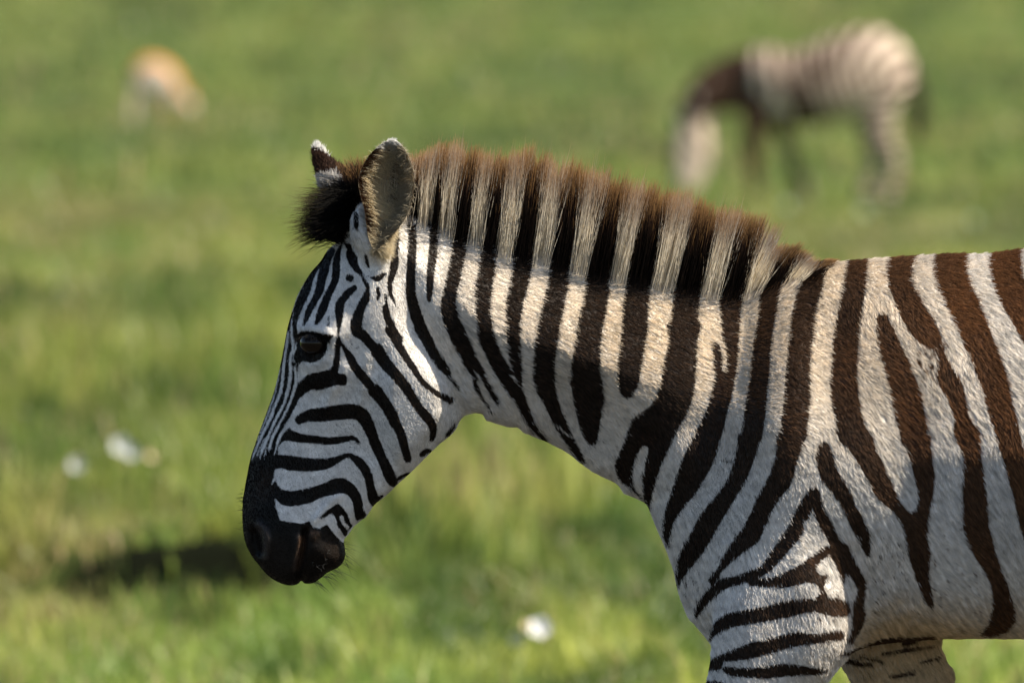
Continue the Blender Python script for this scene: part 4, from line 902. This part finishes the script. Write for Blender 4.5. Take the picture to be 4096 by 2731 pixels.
# ear hair: a short pile on both ears and the long cream fringe inside the near one
def grid_hair(grid, cols, n, length, flow, lift, side=0, jit=.25):
    g = grid[side]; nv, nu_, _ = g.shape
    i = rng.uniform(0, nv - 1.001, n); j = rng.uniform(0, nu_ - 1.001, n)
    a, b_ = i.astype(int), j.astype(int); s_, t_ = (i - a)[:, None], (j - b_)[:, None]
    bl = lambda A_: A_[a, b_] * (1 - s_) * (1 - t_) + A_[a + 1, b_] * s_ * (1 - t_) + A_[a, b_ + 1] * (1 - s_) * t_ + A_[a + 1, b_ + 1] * s_ * t_
    Pp = bl(g); c = cols[side][a, b_]
    du = g[a, b_ + 1] - g[a, b_]; dv = g[a + 1, b_] - g[a, b_]
    Nn = np.cross(du, dv); Nn /= np.linalg.norm(Nn, axis=1, keepdims=True) + 1e-9
    Nn = np.where(Nn[:, 1:2] > 0, -Nn, Nn)
    du /= np.linalg.norm(du, axis=1, keepdims=True) + 1e-9; dv /= np.linalg.norm(dv, axis=1, keepdims=True) + 1e-9
    uu = j / (nu_ - 1) * 2 - 1; v_ = i / (nv - 1)
    fu, fv = flow(uu, v_)
    Tt = du * fu[:, None] + dv * fv[:, None] + rng.normal(0, jit, (n, 3))
    Tt = Tt / (np.linalg.norm(Tt, axis=1, keepdims=True) + 1e-9)
    L_ = (length(uu, v_) * rng.uniform(.6, 1.25, n))[:, None]
    return np.stack([Pp, Pp + (Tt + Nn * lift) * L_ * .5, Pp + (Tt * 1.0 + Nn * lift * .7 - dv * .15) * L_], 1), c * rng.uniform(.7, 1.2, (n, 1))
Hh, c = grid_hair(eg, ec, 26000, lambda u, v: np.where(u < .1, .024, .010) * np.where(v > .85, .45, 1), lambda u, v: (np.where(u < .2, .9, -.3), np.where(v > .6, .15, -.35)), .35)
hair_obj("ear_hair", Hh, [.00028, .00024, .00008], np.repeat(c[:, None], 3, 1) * np.array([.8, 1.0, 1.15])[None, :, None], EARH, ear1)
Hh, c = grid_hair(fg, fcx, 7000, lambda u, v: .009 + 0 * u, lambda u, v: (np.full_like(u, .15), np.full_like(u, .9)), .3)
hair_obj("ear_hair", Hh, [.00035, .0003, .0001], np.repeat(c[:, None], 3, 1), HAIR, ear2)

# ------------------------------------------------------------------ eyes, lashes, whiskers
def uv_sphere(c, r, n=32, m=20, sq=(1, 1, 1)):
    th = np.linspace(0, math.pi, m); ph_ = np.linspace(0, 2 * math.pi, n, endpoint=False)
    V = np.array([[c[0] + sq[0] * r * math.sin(a_) * math.cos(b_), c[1] + sq[1] * r * math.sin(a_) * math.sin(b_), c[2] + sq[2] * r * math.cos(a_)] for a_ in th for b_ in ph_])
    F = np.array([[i * n + j, (i + 1) * n + j, (i + 1) * n + (j + 1) % n, i * n + (j + 1) % n] for i in range(m - 1) for j in range(n)])
    return V, F
eye_m, t_, pr = new_mat("eye_glass"); pr.inputs["Roughness"].default_value = 0.05; pr.inputs["Specular IOR Level"].default_value = 0.25; pr.inputs["Base Color"].default_value = (.010, .006, .004, 1)
ex, ez = M("e", (498, 528))[0]
for sg in (-1, 1):
    V, F = uv_sphere((ex, sg * .070 + head_y(ex), ez), .0195, sq=(1.05, 1, .86))
    mesh_obj("eye", V, F, eye_m, zebra)
n = 46; a = np.linspace(0, 1, n)
lr = along(np.asarray(catmull(M("e", (330, 440), (420, 415), (520, 420), (620, 450), (680, 480)), 5)), a)
L0 = np.stack([lr[:, 0], -.089 + head_y(lr[:, 0]), lr[:, 1]], 1)
dirs = np.stack([np.interp(a, [0, 1], [-.5, .5]), np.full(n, -.75), np.full(n, -.55)], 1) + rng.normal(0, .12, (n, 3))
l_ = rng.uniform(.012, .02, n)[:, None]
hair_obj("eyelashes", np.stack([L0, L0 + dirs * l_ * .5, L0 + dirs * l_ + [0, 0, .003]], 1), [.0004, .0003, .0001], np.full((n, 3, 3), .006), HAIR, zebra)
n = 150
wr = np.concatenate([along(np.asarray(M("B", (745, 1200), (750, 1290), (735, 1335), (690, 1375), (600, 1435), (540, 1465))), rng.random(60)), along(np.asarray(M("B", (110, 860), (103, 1000), (110, 1140))), rng.random(26)), along(np.asarray(M("B", (520, 1300), (600, 1380), (650, 1250))), rng.random(24))])
n = len(wr)
W0 = np.stack([wr[:, 0], rng.uniform(-.03, .03, n) + head_y(wr[:, 0]), wr[:, 1]], 1); W0[86:, 1] = -.045 + head_y(wr[86:, 0])
dirs = np.stack([np.where(np.arange(n) < 60, .9, np.where(np.arange(n) < 86, -.9, .3)), rng.normal(-.2, .3, n), np.where(np.arange(n) < 60, -.5, .1)], 1) + rng.normal(0, .25, (n, 3))
l_ = rng.uniform(.008, .028, n)[:, None] * np.where(np.arange(n) < 60, 1, .45)[:, None]
hair_obj("whiskers", np.stack([W0, W0 + dirs * l_ * .5, W0 + dirs * l_ + np.array([0, 0, -.12]) * l_], 1), [.00022, .0002, .00006], np.full((n, 3, 3), .05), HAIR, zebra)
# tail, out of the picture to the right
tl = np.asarray(catmull(M("S", (6340, 1200), (6480, 1500), (6500, 2000), (6470, 2500)), 6))
ang = np.linspace(0, 2 * math.pi, 10, endpoint=False)
rr = np.interp(np.linspace(0, 1, len(tl)), [0, .4, .7, .9, 1], [.035, .028, .045, .04, .008])
TV = np.array([[c_[0] + r_ * math.cos(a_), r_ * math.sin(a_), c_[1]] for c_, r_ in zip(tl, rr) for a_ in ang])
TF = np.array([[i * 10 + j, i * 10 + (j + 1) % 10, (i + 1) * 10 + (j + 1) % 10, (i + 1) * 10 + j] for i in range(len(tl) - 1) for j in range(10)])
mesh_obj("tail", TV, TF, simple_mat("tail_hair", (.03, .02, .015), .8, .1, .4, 60), zebra)

# ------------------------------------------------------------------ grazing zebra and gazelle far behind
def far_animal(name, tile, depth, base_px, polys, pattern, darkc, palec, label, cat, step, xr, zr, leg_dark=None):
    y0 = depth - D
    gz0 = MIDZ + 0  # measured heights are put back on the ground below
    bx = M(tile, base_px, depth=depth)[0]
    gzb = float(ground_z(np.array([bx[0]]), np.array([y0]))[0])
    off = gzb - (bx[1])
    root = empty(name, (bx[0], y0, gzb)); tag(root, label, cat)
    prt = []
    for pts, yc, W, Rr, k in polys:
        P2 = np.asarray(M(tile, *pts, depth=depth)); P2[:, 1] += off
        if callable(W): ct = W(P2)
        else:
            c0 = P2.mean(0); ct = [(c0[0] + dx_, c0[1] + dz_, W, Rr) for dx_, dz_ in ((-.2, -.2), (.2, -.2), (-.2, .2), (.2, .2))]
        prt.append(([tuple(p_) for p_ in P2], ct, yc, k, None))
    allp = np.concatenate([np.asarray(p_[0]) for p_ in prt])
    xs_ = np.arange(allp[:, 0].min() - 3 * step, allp[:, 0].max() + 3 * step, step); zs_ = np.arange(allp[:, 1].min() - 3 * step, allp[:, 1].max() + 3 * step, step)
    ys_ = np.arange(-.36, .37, step)
    V_, F_ = inflate(prt, xs_, ys_, zs_)
    s_ = pattern(V_[:, 0], V_[:, 1], V_[:, 2], off)
    col = np.where((s_ < 0)[:, None], darkc, palec)
    V_[:, 1] += y0
    mesh_obj("body", V_, F_, FARM, root, attrs={"hcol": ('FLOAT_COLOR', np.hstack([col, np.ones((len(col), 1))]))})
    return root, off
FARM = hair_mat("far_coat", 0.0, gloss=0.01)
DZ = 5.4 * D
bp = Pattern(0.2, 4.0, 1.9, 4.2, 0.01, 0.3)
FAR_STRIPES = [((620, 410, 50), (630, 600, 60)), ((520, 520, 34), (540, 640, 36)), ((690, 330, 40), (680, 480, 66), (700, 600, 70), (740, 680, 56)), ((590, 430, 26), (590, 630, 26)), ((500, 510, 22), (480, 680, 22)), ((420, 610, 18), (420, 740, 18)), ((780, 290, 16), (760, 450, 26), (800, 620, 28), (860, 710, 30), (960, 760, 34)),
    ((880, 262, 13), (870, 400, 15), (900, 560, 13)), ((960, 275, 13), (970, 420, 15), (1010, 580, 16)), ((1030, 280, 15), (1060, 430, 17), (1080, 580, 32), (1110, 720, 42)), ((1110, 270, 15), (1140, 430, 16), (1170, 600, 22), (1200, 740, 28)), ((1200, 235, 15), (1205, 400, 15), (1250, 580, 13), (1290, 700, 12)),
    ((1300, 195, 16), (1260, 350, 16), (1290, 520, 13), (1350, 660, 11)), ((1410, 160, 17), (1330, 300, 17), (1340, 450, 14), (1400, 600, 12)), ((1540, 150, 18), (1430, 270, 18), (1410, 420, 15), (1460, 560, 12)), ((1670, 200, 17), (1540, 310, 17), (1490, 450, 14), (1520, 560, 10)),
    ((1770, 320, 16), (1640, 390, 16), (1570, 500, 14)), ((1800, 430, 15), (1700, 470, 15), (1600, 570, 14)), ((1790, 520, 14), (1690, 570, 14), (1520, 640, 12)), ((330, 740, 12), (296, 900, 14), (310, 1060, 12)), ((340, 1160, 30), (400, 1200, 30)), ((420, 780, 10), (470, 860, 10)), ((400, 880, 9), (480, 960, 9)), ((800, 640, 70), (800, 1000, 70), (820, 1300, 80)), ((960, 720, 40), (1060, 950, 34), (1130, 1280, 50))]
FAR_STRIPES += [((1420, y_, 11), (1760, y_ + 8, 11)) for y_ in range(690, 1290, 62)]
for S_ in FAR_STRIPES:
    bp.S("b", *[(x_, y_, r_ * (1.55 if r_ < 20 else 1.1) * (1.28 if x_ < 1230 and y_ < 760 else 1)) for x_, y_, r_ in S_], depth=DZ)
def bpat(x, y, z, off): return bp.at(x, z - off)
def tors(P2):
    x0_, x1_ = P2[:, 0].min(), P2[:, 0].max(); zc = P2[:, 1].mean()
    return [(x0_ + f * (x1_ - x0_), zc + dz_, w_, .26) for f, w_ in ((0.05, .16), (.3, .22), (.6, .24), (.9, .17)) for dz_ in (-.2, .2)]
zpolys = [(((720, 340), (800, 285), (880, 262), (1000, 285), (1100, 272), (1250, 215), (1400, 165), (1560, 148), (1680, 200), (1770, 300), (1805, 400), (1800, 480), (1770, 550), (1700, 620), (1600, 660), (1480, 690), (1300, 735), (1150, 755), (1000, 770), (880, 745), (780, 690), (700, 620), (680, 480)), 0.0, tors, 0, .03),
          (((790, 300), (690, 360), (600, 420), (500, 490), (420, 570), (360, 660), (318, 760), (296, 850), (292, 960), (300, 1060), (320, 1140), (370, 1195), (430, 1185), (480, 1110), (530, 1020), (552, 930), (545, 830), (525, 760), (560, 700), (640, 665), (740, 660), (800, 600)), 0.0, .085, .10, .05),
          (((740, 600), (745, 900), (775, 1100), (785, 1240), (765, 1298), (868, 1298), (868, 1200), (850, 1000), (880, 850), (900, 640)), -.12, .042, .05, .04),
          (((900, 680), (960, 860), (1020, 1000), (1080, 1150), (1085, 1270), (1180, 1270), (1165, 1130), (1110, 1000), (1060, 860), (1030, 680)), .12, .05, .06, .05),
          (((1470, 520), (1520, 760), (1580, 880), (1640, 960), (1645, 1050), (1605, 1150), (1575, 1270), (1680, 1270), (1700, 1130), (1735, 1000), (1730, 930), (1685, 800), (1700, 650), (1770, 500)), -.12, .052, .06, .04),
          (((1440, 560), (1460, 760), (1500, 900), (1520, 1000), (1480, 1120), (1455, 1230), (1550, 1230), (1580, 1100), (1615, 1000), (1600, 880), (1610, 600)), .12, .06, .07, .05)]
bz, off = far_animal("zebra", "b", DZ, (1200, 1298), zpolys, bpat, np.array([.048, .027, .018]), np.array([.62, .50, .405]), "smaller blurred zebra grazing far behind, rump to the right and head down", "zebra", .018, None, None)
tlp = np.asarray(catmull(M("b", (1785, 330), (1830, 480), (1845, 640), (1825, 860), depth=DZ), 5)); tlp[:, 1] += off
rr = np.interp(np.linspace(0, 1, len(tlp)), [0, .35, .7, 1], [.03, .035, .075, .02])
TV = np.array([[c_[0] + r_ * math.cos(a_), DZ - D + r_ * math.sin(a_), c_[1]] for c_, r_ in zip(tlp, rr) for a_ in ang])
TF = np.array([[i * 10 + j, i * 10 + (j + 1) % 10, (i + 1) * 10 + (j + 1) % 10, (i + 1) * 10 + j] for i in range(len(tlp) - 1) for j in range(10)])
mesh_obj("tail", TV, TF, simple_mat("far_tail_hair", (.035, .03, .02), .8, .1, .3, 30), bz)
mp = np.asarray(catmull(M("b", (760, 300), (690, 350), (600, 410), (500, 480), (420, 560), (350, 660), depth=DZ), 4)); mp[:, 1] += off
MV, MF = [], []
for i, c_ in enumerate(mp):
    t2 = mp[min(i + 1, len(mp) - 1)] - mp[max(i - 1, 0)]; t2 /= np.linalg.norm(t2); nn = np.array([t2[1], -t2[0]])
    if nn[1] < 0: nn = -nn
    hgt = .085 * math.sin(math.pi * (0.12 + .8 * i / len(mp)))
    for yy, h_ in ((-.03, -.03), (-.012, hgt), (.012, hgt), (.03, -.03)): MV.append([c_[0] + nn[0] * h_, DZ - D + yy, c_[1] + nn[1] * h_])
for i in range(len(mp) - 1):
    for j in range(3): MF.append([i * 4 + j, i * 4 + j + 1, i * 4 + j + 5, i * 4 + j + 4])
mesh_obj("mane", np.array(MV), np.array(MF), simple_mat("far_mane_hair", (.05, .03, .022), .85, .05, .4, 40), bz)

DG = 8.6 * D
TILES['g'] = (337.7, 129.8, 2.6133 / .88)        # drawn a little smaller than first measured
gp = Pattern(-8, -3, 3.0, 5.2, 0.015, 0.4)
gp.S("g", (570, 660, 30), (650, 530, 60), (820, 455, 75), (980, 505, 72), (1080, 600, 70), (1130, 690, 70), (1180, 780, 60), (1250, 900, 50), depth=DG)
gp.S('g', (1250, 820, 26), (1350, 980, 26), depth=DG)
gp.S('g', (560, 700, 22), (555, 900, 14), (550, 1200, 10), depth=DG); gp.S('g', (760, 1000, 22), (790, 1240, 30), depth=DG); gp.S('g', (980, 940, 22), (985, 1240, 30), depth=DG)
def gpat(x, y, z, off): return gp.at(x, z - off)
gpolys = [(((555, 680), (590, 560), (690, 475), (820, 448), (940, 478), (1050, 555), (1115, 640), (1125, 740), (1080, 830), (980, 890), (850, 885), (720, 865), (620, 830), (565, 760)), 0.0, .13, .16, .03),
          (((1000, 600), (1110, 690), (1190, 800), (1270, 900), (1310, 1010), (1290, 1090), (1220, 1100), (1150, 1040), (1080, 950), (990, 860)), 0.0, .06, .07, .04),
          (((560, 720), (540, 900), (535, 1050), (550, 1240), (620, 1240), (625, 1050), (660, 900), (760, 840)), -.06, .028, .04, .03), (((720, 820), (760, 1000), (770, 1220), (830, 1220), (840, 1000), (880, 840)), .06, .028, .04, .03),
          (((950, 840), (950, 1000), (955, 1230), (1015, 1230), (1020, 1000), (1070, 820)), -.05, .026, .04, .03)]
gz, off = far_animal("gazelle", "g", DG, (790, 1240), gpolys, gpat, np.array([.56, .25, .07]), np.array([.66, .55, .46]), "small orange backed gazelle grazing far away on the left, blurred", "gazelle", .022, None, None)
for sg in (-1, 1):
    V, F = uv_sphere((0, 0, 0), 1, 12, 8)
    c_ = M("g", (1215, 790), depth=DG)[0]
    mesh_obj("ear", V * np.array([.022, .02, .075]) + np.array([c_[0] + .05, DG - D + sg * .07, c_[1] + off + .04]), F, simple_mat("gazelle_ear", (.4, .22, .1), .8, .1, .2), gz)
V, F = uv_sphere((0, 0, 0), 1, 12, 8); c_ = M("g", (560, 700), depth=DG)[0]
mesh_obj("tail", V * np.array([.02, .02, .10]) + np.array([c_[0], DG - D - .02, c_[1] + off - .03]), F, simple_mat("gazelle_tail", (.05, .04, .03), .8, .1, .2), gz)

# ------------------------------------------------------------------ white flowers in the grass
PETAL = simple_mat("white_petal", (.74, .74, .76), .5, .2, .06, 60); CREAMP = simple_mat("cream_petal", (.62, .50, .33), .6, .2, .1, 60)
SHADEP = simple_mat("shaded_white_petal", (.44, .47, .46), .6, .2, .08, 60); DULLP = simple_mat("dull_petal", (.30, .38, .28), .6, .2, .1, 60)  # grey copy of the white petal, with shade put into its colour
STEM = simple_mat("flower_stem", (.09, .15, .035), .7, .2, .2, 60)
def flower(px, py, size, mat, label, tilt, height=0.09):
    """px, py in the 2352-wide view; stands on the meadow where that sight line meets it"""
    dist = 2700.0 / (py + 20) * D
    x_ = (px - 1176) / 1600 * dist / D; y_ = dist - D
    h_ = height; dist2 = dist
    z_ = float(ground_z(np.array([x_]), np.array([y_]))[0])
    root = empty("white_flower", (x_, y_, z_)); tag(root, label, "flower", group="pale flowers in the grass")
    n_ = 40; rings = 7; V_, F_ = [], []
    ca, sa = math.cos(tilt), math.sin(tilt)
    for i in range(rings):
        f = i / (rings - 1)
        for j in range(n_):
            a_ = 2 * math.pi * j / n_
            r_ = size * (0.08 + 0.92 * f ** 1.5) * (1 - 0.13 * f * abs(math.sin(a_ * 2.5)))
            dz_ = size * (0.9 * f ** .7 + 0.07 * math.sin(a_ * 5) * f)
            X_, Y_, Z_ = r_ * math.cos(a_), r_ * math.sin(a_), dz_
            Y_, Z_ = Y_ * ca - Z_ * sa, Y_ * sa + Z_ * ca
            V_.append([x_ + X_, y_ + Y_, z_ + h_ + Z_])
    for i in range(rings - 1):
        for j in range(n_): F_.append([i * n_ + j, i * n_ + (j + 1) % n_, (i + 1) * n_ + (j + 1) % n_, (i + 1) * n_ + j])
    mesh_obj("petals", np.array(V_), np.array(F_), mat, root)
    ang_ = np.linspace(0, 2 * math.pi, 8, endpoint=False); ts = np.linspace(0, 1, 5)
    SV = np.array([[x_ + .003 * math.cos(a_), y_ + .003 * math.sin(a_), z_ - .01 + t__ * (h_ + .012)] for t__ in ts for a_ in ang_])
    SF = np.array([[i * 8 + j, i * 8 + (j + 1) % 8, (i + 1) * 8 + (j + 1) % 8, (i + 1) * 8 + j] for i in range(4) for j in range(8)])
    mesh_obj("stem", SV, SF, STEM, root)
flower(1240, 1545, .029, PETAL, "brightest large white flower in the near grass, below the zebra's throat", 1.15, .09)
flower(1188, 1540, .022, SHADEP, "white flower turned away, left of the brightest one in the near grass", 1.9, .075)
flower(1213, 1545, .015, CREAMP, "small cream bud between the two big white flowers in the near grass", 1.1, .10)
flower(278, 1213, .032, SHADEP, "white flower in the tall grass level with the zebra's muzzle, largest of the left group", 1.1, .21)
flower(303, 1218, .026, SHADEP, "white flower tucked against the right side of the largest one in the left group", 1.4, .20)
flower(176, 1238, .026, SHADEP, "white flower at the left end of the group in the tall grass", 1.2, .20)
flower(350, 1213, .018, CREAMP, "cream flower at the right end of the group in the tall grass", 1.2, .18)
for fx, fy, lb in ((1812, 520, "pale flower in the distance under the grazing zebra's chest"), (1985, 525, "pale flower in the distance below the grazing zebra's hind legs"), (2240, 535, "pale flower in the distance near the right edge of the meadow")):
    flower(fx, fy, .036, DULLP, lb, 1.0, .12)
